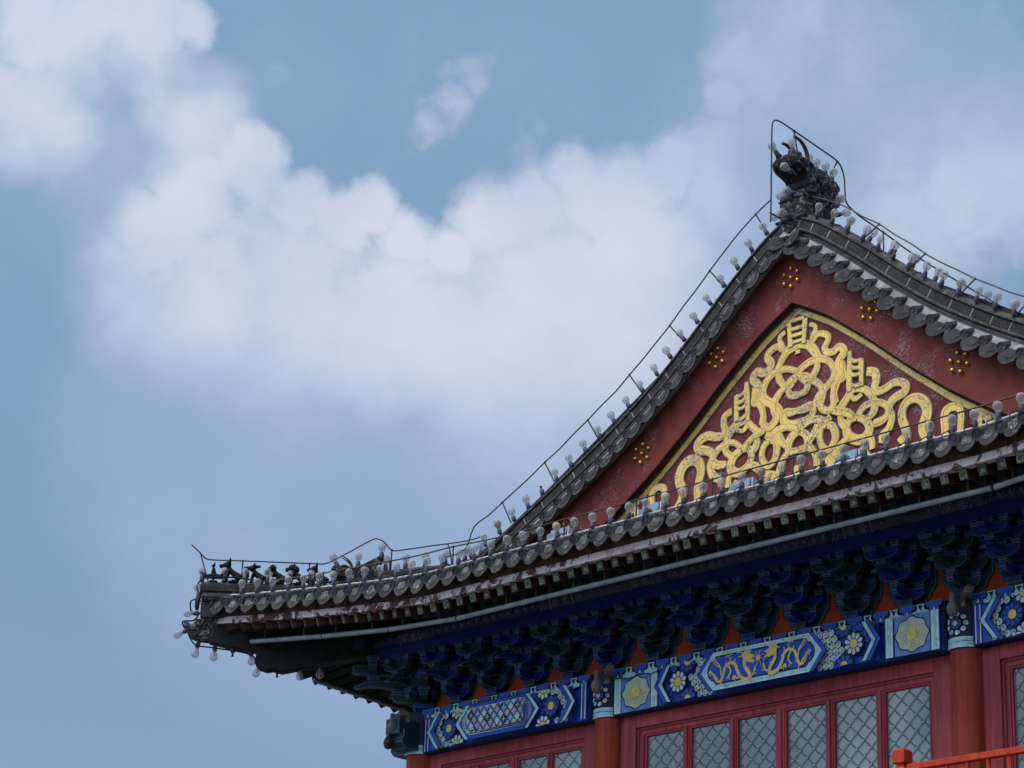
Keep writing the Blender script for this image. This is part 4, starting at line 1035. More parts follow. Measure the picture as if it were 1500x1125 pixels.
# walls between the columns
def bay(x0, x1, opening, panes):
    mb = MB(); o0, o1 = opening; zt, zs = 7.215, 5.75
    yf, dp = -.02, .12
    def bx(xa, xb, za, zb_, y=yf, d=dp): mb.box(((xa + xb) / 2, y + d / 2, (za + zb_) / 2), (xb - xa, d, zb_ - za))
    bx(x0, o0, Z0, ZB - .002); bx(o1, x1, Z0, ZB - .002); bx(o0, o1, zt, ZB - .002); bx(o0, o1, Z0, zs)
    # stepped lining of the opening
    for k, (w, y) in enumerate(((.022, .005), (.045, .020))):
        e = sum(v for v in (.022, .045)[:k])
        bx(o0 + e, o0 + e + w, zs, zt - e, y); bx(o1 - e - w, o1 - e, zs, zt - e, y); bx(o0 + e + w, o1 - e - w, zt - e - w, zt - e, y)
    wall = mb.build('wall_frame', MT['frame'], HALL, bevel=.004)
    ztop = zt - .067
    for (a, b_) in zip(panes, panes[1:]):     # mullions between neighbouring windows
        mb = MB(); m0, m1 = a[1], b_[0]
        w = m1 - m0
        mb.box(((m0 + m1) / 2, .02 + .05, (zs + ztop) / 2), (w, .10, ztop - zs)); 
        mb.box(((m0 + m1) / 2, .012, (zs + ztop) / 2), (w * .45, .016, ztop - zs)); mb.build('mullion', MT['frame'], wall, bevel=.003)
    for a, b_ in panes:
        mb = MB(); z0, z1 = zs + .02, ztop; w = b_ - a; r = .018
        for (c, s) in (((a + r / 2, .045, (z0 + z1) / 2), (r, .03, z1 - z0)), ((b_ - r / 2, .045, (z0 + z1) / 2), (r, .03, z1 - z0)), (((a + b_) / 2, .045, z1 - r / 2), (w - 2 * r, .03, r)), (((a + b_) / 2, .045, z0 + r / 2), (w - 2 * r, .03, r))): mb.box(c, s)
        win = mb.build('window', MT['frame'], HALL)
        g0, g1, h0, h1 = a + r, b_ - r, z0 + r, z1 - r
        mb = MB(); mb.add([Vector((g0, .058, h0)), Vector((g1, .058, h0)), Vector((g1, .058, h1)), Vector((g0, .058, h1))], [(0, 1, 2, 3)]); mb.build('pane', MT['pane'], win)
        mb = MB(); mb2 = MB(); px, pz = .158, .15
        def clip(p, q):
            (xa, za), (xb, zb_) = p, q; t0, t1 = 0, 1
            for d, lo, hi, s in ((xb - xa, g0, g1, xa), (zb_ - za, h0, h1, za)):
                ta, tb = (lo - s) / d, (hi - s) / d
                if ta > tb: ta, tb = tb, ta
                t0, t1 = max(t0, ta), min(t1, tb)
            if t1 <= t0: return None
            return (xa + (xb - xa) * t0, za + (zb_ - za) * t0), (xa + (xb - xa) * t1, za + (zb_ - za) * t1)
        H = h1 - h0; n = int(H / pz) + 6; cxm = (g0 + g1) / 2
        for k in range(-n, n + 1):
            for sg in (1, -1):
                zc = h1 - .02 + k * pz
                s = clip((cxm - 2, zc - sg * 2 * pz / px), (cxm + 2, zc + sg * 2 * pz / px))
                if s: mb.tube([Vector((s[0][0], .048, s[0][1])), Vector((s[1][0], .048, s[1][1]))], .0040, 4)
        i = -4
        for i in range(-4, 5):
            for k in range(-n, n):
                x = cxm + i * px / 2; z = h1 - .02 + k * pz + (pz / 2 if i % 2 else 0)
                if g0 + .01 < x < g1 - .01 and h0 < z < h1: mb2.ball((x, .043, z), .0062, n=6, k=4)
        lt = mb.build('lattice', MT['came'], win); mb2.build('lattice_bead', MT['bead'], lt)
bay(-BAYC, BAYC, (-1.75, 1.75), [(-1.67, -1.17), (-1.10, -.60), (-.53, -.045), (.045, .53), (.60, 1.10), (1.17, 1.67)])
SP = [(2.50, 2.93), (2.97, 3.40), (3.50, 3.93), (3.97, 4.40)]
bay(BAYC, HW, (2.43, 4.47), SP); bay(-HW, -BAYC, (-4.47, -2.43), [(-b, -a) for a, b in reversed(SP)])

# vermilion boards behind the brackets
for nm, c, s in (('bracket_backboard', (0, ORANGE_Y + .03, 8.15), (9.5, .06, .70)), ('bracket_backboard', (-HW + .05 + .03, DEP / 2, 8.15), (.06, DEP - .2, .70)), ('bracket_backboard', (HW - .08, DEP / 2, 8.15), (.06, DEP - .2, .70))):
    mb = MB(); mb.box(c, s); bb = mb.build(nm, MT['orange'], HALL)
    if c[0] == 0:
        D = Deco(flat(ORANGE_Y))
        xs_ = [-4.8 + .54 * i for i in range(5)] + [-2.1 + .6 * i for i in range(8)] + [2.64 + .54 * i for i in range(5)]
        for x in xs_:   # scalloped green surround painted on the board behind every bracket set
            kx = .6 if abs(x) <= 2.101 else .54; half = [(.13, 0), (.15, .035), (.185, .05), (.19, .09), (.225, .11), (.235, .15), (.262, .175), (.27, .215), (.275, .62)]
            half = [(u - (.6 - kx) * .55 - .025 * (v < .2), v) for u, v in half]
            D.poly([(x + u, ZT + v) for u, v in half] + [(x - u, ZT + v) for u, v in reversed(half)], 'black')
            D.poly([(x + u - .010, ZT + v) for u, v in half] + [(x - u + .010, ZT + v) for u, v in reversed(half)], 'line')
            D.poly([(x + u - .020, ZT + v) for u, v in half] + [(x - u + .020, ZT + v) for u, v in reversed(half)], 'teal')
        D.build('backboard_painting', bb)

# ------------------------------------------------------------ bracket sets
def mesh_only(mb, name, mats, **kw):
    o = mb.build(name, mats, None, **kw); me = o.data; bpy.data.objects.remove(o); return me
def arm_profile(L, h=.10): return [(-L, h), (L, h), (L, .055), (L - .018, .030), (L - .045, .012), (L - .085, 0), (-L + .085, 0), (-L + .045, .012), (-L + .018, .030), (-L, .055)]
ARMS = [(0, .09, .175), (0, .24, .25), (-.20, .24, .175), (-.20, .39, .25), (-.40, .39, .19)]      # y, z, half length
BLOCKS = [(x, 0, .19) for x in (-.140, .140)] + [(x, 0, .34) for x in (-.215, .215)] + [(x, -.2, .34) for x in (-.140, 0, .140)] + [(0, -.2, .19)] + [(x, -.2, .49) for x in (-.215, .215)] + [(x, -.4, .49) for x in (-.155, 0, .155)] + [(0, -.4, .34)]
def bracket_meshes(arm, blk):
    P = [MT[arm], MT['line'], MT[blk]]
    mb = MB()
    # big bottom block, its lower half splayed
    vs = []
    for w, z in ((.056, 0), (.078, .045), (.078, .10)): vs += [(-w, -w, z), (w, -w, z), (w, w, z), (-w, w, z)]
    mb.add(vs, [(3, 2, 1, 0)] + [(i + j, i + (j + 1) % 4, i + 4 + (j + 1) % 4, i + 4 + j) for i in (0, 4) for j in range(4)] + [(8, 9, 10, 11)], 2)
    # arms stepping outwards: tongue, beak and locust head
    mb.prism([(.1, .105), (.1, .19), (-.25, .19), (-.25, .15), (-.235, .125), (-.205, .108), (-.16, .098)], lambda u, v, t: Vector((t, u, v)), -.031, .031, 0)
    mb.prism([(.1, .245), (.1, .34), (-.26, .34), (-.46, .315), (-.545, .262), (-.55, .242), (-.50, .238), (-.44, .262), (-.36, .262), (-.27, .246)], lambda u, v, t: Vector((t, u, v)), -.031, .031, 0)
    mb.prism([(.1, .395), (.1, .49), (-.54, .49), (-.57, .47), (-.55, .44), (-.575, .415), (-.53, .397)], lambda u, v, t: Vector((t, u, v)), -.031, .031, 0)
    base = mesh_only(mb, 'bracket_set', P, outline=(.006, 1, .035))
    arms = []
    for y, z, L in ARMS:
        m = MB(); m.prism(arm_profile(L), lambda u, v, t: Vector((u, y + t, z + v)), -.032, .032, 0); arms.append(mesh_only(m, 'bracket_arm', P, outline=(.0065, 1, .05)))
    m = MB(); vs = []
    for w, z in ((.034, 0), (.046, .022), (.046, .05)): vs += [(-w, -w, z), (w, -w, z), (w, w, z), (-w, w, z)]
    m.add(vs, [(3, 2, 1, 0)] + [(i + j, i + (j + 1) % 4, i + 4 + (j + 1) % 4, i + 4 + j) for i in (0, 4) for j in range(4)] + [(8, 9, 10, 11)], 2)
    blkm = mesh_only(m, 'bearing_block', P, outline=(.007, 1, .03))
    return base, arms, blkm
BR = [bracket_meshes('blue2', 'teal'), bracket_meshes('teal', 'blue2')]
def link_child(name, me, parent, loc=(0, 0, 0)):
    o = bpy.data.objects.new(name, me); COL.objects.link(o); o.parent = parent; o.location = loc; return o
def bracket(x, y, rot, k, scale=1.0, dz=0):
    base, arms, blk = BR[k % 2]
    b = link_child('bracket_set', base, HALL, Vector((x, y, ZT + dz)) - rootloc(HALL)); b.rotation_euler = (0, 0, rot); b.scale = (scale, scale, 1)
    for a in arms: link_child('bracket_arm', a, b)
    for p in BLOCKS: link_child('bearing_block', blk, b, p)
xsf = [-4.26 + .54 * i for i in range(4)] + [-2.1 + .6 * i for i in range(8)] + [2.64 + .54 * i for i in range(4)]
for i, x in enumerate(xsf): bracket(x, 0, 0, i, .96)
for i in range(7): bracket(-HW, .54 + .56 * i, R(-90), i + 1)
for sx in (-1, 1):
    bracket(sx * HW, 0, 0, 1); bracket(sx * HW, 0, R(90 * sx), 1, .985, .0025)
    bracket(sx * HW, 0, R(45 * sx), 1, 1.36, .005)
# long carrying beams over the brackets, the eave purlin and its painted face
for y, z0, z1, mt in ((-.4, 8.34, 8.44, 'blue2'), (-.2, 8.34, 8.42, 'teal'), (.0, 8.34, 8.44, 'blue2')):
    mb = MB(); mb.box((0, y, (z0 + z1) / 2), (2 * HW + 2 * abs(y), .062, z1 - z0)); mb.build('bracket_beam', MT[mt], HALL)
    for sx in (-1, 1):
        mb = MB(); mb.box((sx * (HW - y), DEP / 2 + .05, (z0 + z1) / 2), (.062, DEP - 2 * y - .1, z1 - z0)); mb.build('bracket_beam', MT[mt], HALL)
mb = MB()
ra = .088
mb.tube([(-HW - .62, -.4, 8.525), (HW + .62, -.4, 8.525)], ra, 20)
for sx in (-1, 1): mb.tube([(sx * (HW + .4), -.62, 8.525), (sx * (HW + .4), DEP + .6, 8.525)], ra, 20)
pur = mb.build('eave_purlin', MT['navy'], HALL, smooth=True)
cylp = lambda u, v, h: Vector((u, -.4 - (ra + h) * math.cos(v / ra), 8.525 + (ra + h) * math.sin(v / ra)))
for (xa, xb) in ((-4.6, -4.35), (-2.6, -1.05), (1.05, 2.6), (4.35, 4.6), (-.95, .95)):
    n = max(2, int((xb - xa) / .1)); D = Deco(cylp, .0015)
    for i in range(n):
        u0, u1 = xa + (xb - xa) * i / n, xa + (xb - xa) * (i + 1) / n
        for v0, v1 in ((-.085, -.05), (-.05, -.02), (-.02, .01)): D.mb.add([cylp(u0, v0, D.h), cylp(u1, v0, D.h), cylp(u1, v1, D.h), cylp(u0, v1, D.h)], [(0, 1, 2, 3)], D.MATS.index('steelb'))
    D.build('purlin_painting', pur)
def pflower(D, x):
    D.disc((x, -.030), .047, 'greyd', n=12); D.disc((x, -.030), .041, 'navy', n=12)
    for k in range(6): a = R(60 * k); D.disc((x + .022 * math.cos(a), -.030 + .022 * math.sin(a)), .010, 'greyd', n=6)
    D.disc((x, -.030), .009, 'greyd', n=6)
for c0 in (-3.45, 0, 3.45):
    half = .95 if c0 == 0 else .75; D = Deco(cylp, .0024)
    for sx in (-1, 1):
        for k in range(3): D.stroke([(c0 + sx * (half + .05 + .025 * k), -.085), (c0 + sx * (half + .10 + .025 * k), -.030), (c0 + sx * (half + .05 + .025 * k), .01)], .007, 'blue' if k % 2 else 'greyd')
        pflower(D, c0 + sx * (half + .28)); pflower(D, c0 + sx * (half + .42))
        for q in (half + .20, half + .50): D.stroke([(c0 + sx * q, -.085), (c0 + sx * q, .01)], .012, 'greyd')
        D.disc((c0 + sx * (half + .62), -.030), .010, 'greyd', n=8)
    n = int(2 * half / .11)
    for i in range(n):
        x = c0 - half + (i + .5) * 2 * half / n
        D.stroke([(x - .055, -.058), (x - .01, .0)], .004, 'greyd')
        for k in range(3): a = R(60 * k + 30); D.stroke([(x + .05 - .018 * math.cos(a), -.030 - .018 * math.sin(a)), (x + .05 + .018 * math.cos(a), -.030 + .018 * math.sin(a))], .0045, 'greyd')
    D.build('purlin_painting', pur)
# ------------------------------------------------------------ light bulbs
def make_bulb(glass, name='light_bulb', bare=False):
    root = thing(name, 'bulb', 'light bulb')
    mb = MB(); mb.lathe([(.010, -.055), (.012, -.012), (.023, -.010), (.026, .0), (.026, .034), (.022, .040), (.022, .048)], None, 10)
    mb.box((0, 0, -.008), (.062, .016, .010)); mb.build('socket', MT['socket'], root, smooth=True)
    if not bare:
        mb = MB(); mb.lathe([(.0200, .046), (.0215, .055), (.029, .070), (.0385, .088), (.0430, .107), (.0410, .127), (.0315, .143), (.016, .152), (.003, .1545)], None, 14)
        g = mb.build('glass_globe', MT[glass], root, smooth=True)
        mb = MB(); mb.lathe([(.014, .048), (.009, .066), (.005, .084), (.011, .088), (.011, .092), (.002, .094)], None, 7)
        mb.tube([(-.016, 0, .108), (-.006, 0, .09)], .0018, 4); mb.tube([(.016, 0, .108), (.006, 0, .09)], .0018, 4)
        mb.tube([(-.016, 0, .108), (-.005, .004, .112), (.005, -.004, .112), (.016, 0, .108)], .0016, 4); mb.build('filament_stem', MT['stem'], g)
    else:
        mb = MB(); mb.lathe([(.014, .050), (.010, .075), (.017, .080), (.017, .090), (.004, .094)], None, 8); mb.build('broken_stub', MT['camdark'], root)
    return root
PROTO = {k: make_bulb(k) for k in ('bulb', 'tan', 'amber')}; PROTO['bare'] = make_bulb('bulb', 'empty_socket', True)
PROTO['bare']['category'] = 'lamp socket'
USED = set()
def bulb(p, d, label, group=None, kind='bulb', sc=1.0):
    d = Vector(d).normalized(); q = d.to_track_quat('Z', 'Y'); pr = PROTO[kind]
    if kind not in USED:
        USED.add(kind); o = pr; o.location = p; o['label'] = label
        if group: o['group'] = group
    else:
        o = dup(pr, p, None, label, group)
        if not group and 'group' in o: del o['group']
    o.rotation_mode = 'QUATERNION'; o.rotation_quaternion = q @ Matrix.Rotation(random.uniform(0, 6.28), 3, 'Z').to_quaternion()
    s = random.uniform(.96, 1.05) * sc; o.scale = (s, s, s); return o
jig = lambda d, k=.06: Vector(d) + Vector((random.uniform(-k, k), random.uniform(-k, k), random.uniform(-k, k)))

# along the front eave, one per drip tile, on a galvanised pipe
def on_eave(a, fr='FL', back=.070, up=.098): 
    oe, dz = eave(a); return W(fr, a, oe - back, roofz(a, oe) + up)
pipe = thing('bulb_pipe', 'pale galvanised pipe running along the eave tiles under the bulbs', 'pipe', on_eave(1.0))
mb = MB(); mb.tube([on_eave(a) + Vector((0, 0, -.006)) for a in arange(TIP + .12, 4.8, .12)] + [on_eave(a, 'FR') + Vector((0, 0, -.006)) for a in reversed(arange(TIP + .3, 4.7, .12))], .0125, 8)
mb.build('pipe_run', MT['pipe'], pipe)
for fr in ('FL', 'FR'):
    for a in arange(TIP + .25, 4.7, .225):
        mb = MB(); c = on_eave(a, fr); oe, dz = eave(a)
        mb.tube([c + Vector((0, 0, .012)), c + Vector((.02, -.03, .018)), W(fr, a, oe + .03, roofz(a, oe) + .07), W(fr, a, oe + .045, roofz(a, oe) - .0)], .0055, 5)
        mb.build('pipe_clip', MT['wire'], pipe)
EAVE_GROUP = 'bulbs along the front eave'
SPECIAL = {-.06: ('tan', 'tan smoky bulb on the eave pipe right of the second floodlight from the left'), 1.07: ('amber', 'brownish amber bulb on the eave pipe right of the third floodlight from the left'), -1.62: ('tan', 'dull yellow-brown bulb on the eave pipe left of the leftmost floodlight')}
done = set()
for k in range(-27, 22):
    x = .05 + .225 * k + .012
    if x < -6.28 or x > 4.9: continue
    fr, a = ('FL', x + HW) if x < 0 else ('FR', HW - x)
    if fr == 'FL': p = on_eave(a, fr)
    else: p = on_eave(a, fr)
    kind, lab, grp = 'bulb', 'clear light bulb upright on the pipe along the front eave tiles', EAVE_GROUP
    for sx_, (kd, lb) in SPECIAL.items():
        if abs(x - sx_) < .113 and sx_ not in done: kind, lab, grp = kd, lb, None; done.add(sx_)
    bulb(p + Vector((.03, -.012, .006)), jig((0, -.05, 1), .085), lab, grp, kind, .93)
# along both verges of the gable
def vpoint(s, sx):
    acc = 0
    for p, q in zip(VC, VC[1:]):
        l = (q - p).length
        if acc + l >= s:
            c = p.lerp(q, (s - acc) / l); t = (q - p).normalized(); n = Vector((-t.y, t.x)); n = n if n.y > 0 else -n
            return Vector((sx * c.x, .235, c.y)) + Vector((sx * n.x, 0, n.y)) * -.01, Vector((sx * n.x, 0, n.y))
        acc += l
    return None
for sx, side in ((-1, 'left'), (1, 'right')):
    k = 0; s = .36
    while True:
        r = vpoint(s, sx)
        if r is None or (sx > 0 and r[0].x > 4.3): break
        p, n = r; kind = 'bulb'; lab = f'clear light bulb leaning outwards on the {side} verge of the gable roof'; grp = f'bulbs along the {side} verge'
        if sx < 0 and k == 16: kind, lab, grp = 'bare', 'empty lamp socket in the row of bulbs on the left verge', None
        if sx < 0 and k == 19: kind, lab, grp = 'amber', 'brown amber bulb in the lower row on the left verge', None
        if sx > 0 and k == 5: kind, lab, grp = 'bare', 'empty lamp socket in the row of bulbs on the right verge', None
        bulb(p + Vector((0, .0, 0)) + n * .006, jig(n * .9 + Vector((0, -.08, .28)), .08), lab, grp, kind, .92)
        s += .232; k += 1
# second, half hidden row behind the right verge
for i in range(9):
    r = vpoint(.62 + i * .33, 1); p, n = r
    bulb(p + Vector((0, .20, 0)) + n * .01, jig(n * .5 + Vector((0, .4, .6)), .06), 'clear light bulb half hidden behind the right verge ridge', 'bulbs behind the right verge')
# on the hip ridge between the figures
DG = diag(-1, False)
HGRP = 'bulbs along the corner hip ridge'
for s in (.01, .18, .34, .51, .68, .84, 1.02):
    bulb(DG(s, 0, 9.185), jig((0, 0, 1), .07), 'clear light bulb between the small clay figures on the hip ridge', 'bulbs between the ridge figures')
for s in (1.40, 1.55, 1.70, 1.85, 2.0, 2.12):
    bulb(DG(s, 0, interp(HIPTOP, s) + .01), jig((0, 0, 1), .06), 'clear light bulb on the upper hip ridge behind the dragon ornament', 'bulbs on the upper hip ridge')
# round and under the upturned corner
def dpt(s, z, q=0): return DG(s, q, z)
OUT = (DG(0, 0, 0) - DG(1, 0, 0)).normalized(); UPV = Vector((0, 0, 1))
for s, z, d, lab, kd in ((.0, 9.0, OUT * .25 + UPV, 'bulb standing upright just outside the roof corner below the first figure', 'bulb'), (.0, 8.82, OUT - UPV * .05, 'bulb pointing straight out from the roof corner', 'bulb'),
                         (-.07, 8.63, OUT - UPV * .55, 'bulb slanting down from the snout of the corner beast head', 'bulb'), (.02, 8.485, -UPV + OUT * .2, 'bulb hanging under the chin of the corner beast head', 'bulb'),
                         (.15, 8.455, -UPV + OUT * .05, 'bulb hanging under the neck of the corner beast head', 'bulb'), (.285, 8.445, -UPV, 'empty lamp socket under the tip of the hip rafter', 'bare'),
                         (.42, 8.42, -UPV - OUT * .15, 'bulb tucked against the step of the hip rafter', 'bulb'), (.50, 8.28, -UPV + OUT * .4, 'bulb slanting down from the nose of the lower hip rafter', 'bulb'),
                         (.63, 8.235, -UPV, 'empty lamp socket under the lower hip rafter', 'bare'), (.80, 8.27, -UPV, 'bulb hanging in shade under the lower hip rafter, nearer the corner', 'bulb'), (.95, 8.30, -UPV, 'bulb hanging in shade under the lower hip rafter, farther from the corner', 'bulb')):
    bulb(dpt(s, z), d, lab, None, kd)
# ------------------------------------------------------------ gable ridge ornament: horned beast head facing outwards
def hull(mb, rings, mat=0):
    """loft through rings of equal length"""
    k = len(rings[0]); vs = [v for r in rings for v in r]
    fs = [(i * k + j, i * k + (j + 1) % k, (i + 1) * k + (j + 1) % k, (i + 1) * k + j) for i in range(len(rings) - 1) for j in range(k)]
    fs += [tuple(reversed(range(k))), tuple(range((len(rings) - 1) * k, len(rings) * k))]
    mb.add(vs, fs, mat)
def smooth_obj(o, lv=1):
    m = o.modifiers.new('sub', 'SUBSURF'); m.levels = lv; m.render_levels = lv
OY = .18; OZ = 12.16
orn = thing('ridge_beast_head', 'large dark horned clay beast head crowning the gable peak', 'roof ornament', (0, OY + .3, OZ))
P3 = lambda y, z, x=0: Vector((x, OY + y, OZ + z))
PH = lambda y, z, x=0: P3((y + .155) * .98 - .085, .215 + (z - .34) * .80, x)      # the head sits forward of the plinth
mb = MB()
# flared plinth with a moulded ledge, a waist, then the shoulder block
for (z0, z1, w0, w1, y0, y1) in ((-.05, -.01, .15, .19, .05, .60), (-.01, .02, .195, .195, .03, .62), (.02, .225, .155, .160, .06, .55), (.225, .245, .172, .172, .05, .57), (.245, .30, .160, .150, .06, .55)):
    mb.hexa([P3(y0, z0, -w0), P3(y1, z0, -w0), P3(y1, z0, w0), P3(y0, z0, w0), P3(y0, z1, -w1), P3(y1, z1, -w1), P3(y1, z1, w1), P3(y0, z1, w1)])
mb.build('plinth', MT['carved'], orn, bevel=.012)
# the head: side profile (y outward is negative), lofted over the width
mb = MB()
skull = [(.50, .34), (.56, .46), (.60, .58), (.585, .70), (.53, .79), (.45, .82), (.38, .84), (.30, .86), (.22, .845), (.13, .845), (.03, .875), (-.05, .91), (-.12, .905), (-.155, .85), (-.14, .79), (-.08, .755), (-.01, .74), (.06, .71), (.11, .65), (.12, .58), (.10, .52), (.05, .485), (.01, .46), (.0, .42), (.03, .37), (.08, .34)]
for x0, x1, k in ((-.135, .135, 1.0),):
    c = (.22, .62)
    rings = []
    for x, sc in ((-.165, .82), (-.15, .93), (-.10, 1.0), (0, 1.02), (.10, 1.0), (.15, .93), (.165, .82)):
        rings.append([PH(c[0] + (y - c[0]) * sc, c[1] + (z - c[1]) * sc, x) for y, z in skull])
    hull(mb, rings)
for sx in (-1, 1):
    w = .155 * sx
    mb.ball(PH(.02, .80, w), .042, n=12, k=8); mb.tube(catmull([PH(-.07, .82, w), PH(0, .845, w * 1.06), PH(.08, .835, w * 1.06), PH(.14, .80, w * 1.05)], 5), .022, 8)
    # cheek, scrolling jaw beard and mane locks in relief
    mb.tube(catmull([PH(.12, .60, w), PH(.17, .53, w * 1.1), PH(.12, .45, w * 1.1), PH(.04, .44, w * 1.05)], 5), [.032 - .001 * i for i in range(16)], 8)
    ear = [PH(.16, .70, w * 1.02), PH(.22, .68, w * 1.22), PH(.28, .60, w * 1.28), PH(.27, .50, w * 1.15)]
    mb.tube(catmull(ear, 5), [.018 + .022 * math.sin(math.pi * i / 15) for i in range(16)], 8)
    for i in range(5):
        b = .30 + .055 * i
        mb.tube(catmull([PH(b, .83 - .015 * i, w * .93), PH(b + .05, .76 - .02 * i, w * 1.03), PH(b - .01, .69 - .025 * i, w * 1.05), PH(b + .05, .62 - .03 * i, w * 1.03), PH(b + .03, .55 - .03 * i, w)], 5), .013, 6)
    for i in range(3): mb.ball(PH(-.105 + .03 * i, .925 - .01 * i, w * (.5 + .15 * i)), .035)
    mb.tube(catmull([PH(.26, .40, w), PH(.36, .44, w * 1.1), PH(.44, .40, w * 1.1), PH(.40, .35, w * 1.05)], 5), .028, 8)
    for i in range(4): mb.tube([PH(-.05 + .035 * i, .745, w * .75), PH(-.055 + .035 * i, .70, w * .72)], [.013, .003], 5)
head = mb.build('head', MT['carved'], orn, smooth=True)
mb = MB(); lin = [(-.13, .80), (-.07, .750), (-.0, .733), (.055, .70), (.10, .648), (.11, .58), (.09, .53), (.04, .492)]
vs = []
for x in (-.135, .135): vs += [PH(y - .004, z - .003, x) for y, z in lin]
n = len(lin); mb.add(vs, [(i, i + 1, n + i + 1, n + i) for i in range(n - 1)]); mb.build('mouth', MT['wire'], head)  # black sheet putting the shade of the open mouth into colour
# flowing mane crest at the back
mb = MB()
for i in range(4):
    y = .33 + .075 * i; z = .84 - .02 * i * i
    mb.tube(catmull([PH(y - .03, z - .04), PH(y, z + .03), PH(y + .035, z + .035), PH(y + .055, z - .01)], 4), [.05, .055, .055, .05, .05, .045, .045, .04, .035, .03, .025, .02, .015][:13], 8)
mb.build('mane', MT['carved'], orn, smooth=True)
for x, top in ((-.07, ((.25, .56), (.25, .66), (.225, .745), (.18, .81), (.12, .845), (.06, .858), (.01, .850))), (.07, ((.17, .52), (.205, .62), (.23, .70), (.225, .77), (.185, .835), (.12, .878), (.02, .892)))):
    q = catmull([P3(y, z, x) for y, z in top], 6); n = len(q)
    mb = MB(); mb.tube(q, [.026 * (1 - .5 * i / (n - 1)) + .002 for i in range(n)], 10); mb.build('horn', MT['steel'], orn, smooth=True)
def ob(y, z, x, d, lab): bulb(P3(y, z, x), d, lab, None)
RG = 'bulbs round the gable beast head'
for i, (y, z, x, d, lab) in enumerate(((-.15, .93, -.06, (-.2, -.6, .8), 'bulb on the tip of the beast head snout, leaning left'), (-.04, .965, .05, (0, -.15, 1), 'bulb on the nose of the beast head, just left of the horns'), (.20, .87, .06, (0, .1, 1), 'bulb between the right horn and the mane of the beast head'),
                                 (.33, .86, .06, (0, 0, 1), 'first of three upright bulbs on the mane of the beast head, next to the horn'), (.42, .835, .10, (0, .1, 1), 'middle of three upright bulbs on the mane of the beast head'), (.52, .79, .10, (.1, .2, 1), 'last of three upright bulbs on the mane of the beast head'),
                                 (.60, .62, .06, (.2, 1, .2), 'bulb behind the mane of the beast head facing right'), (-.09, .66, .08, (-.1, -1, .2), 'bulb in the open mouth of the beast head'), (.02, .43, .03, (-.3, -1, .1), 'bulb on the lower jaw of the beast head'),
                                 (.03, .215, .0, (-.3, -1, .1), 'bulb on the upper ledge of the beast head plinth'), (.04, .03, .0, (-.2, -1, .1), 'bulb at the foot of the beast head plinth'), (.15, .12, -.17, (-1, -.2, .2), 'bulb on the hidden left flank of the beast head plinth, half seen'),
                                 (.52, .24, .18, (.5, .2, .9), 'large pale bulb at the right foot of the beast head where the verge begins'), (.60, .20, .14, (.6, .5, .2), 'bulb tucked behind the right foot of the beast head'))):
    bulb((PH if z > .40 else P3)(y, z, x), d, lab, None)

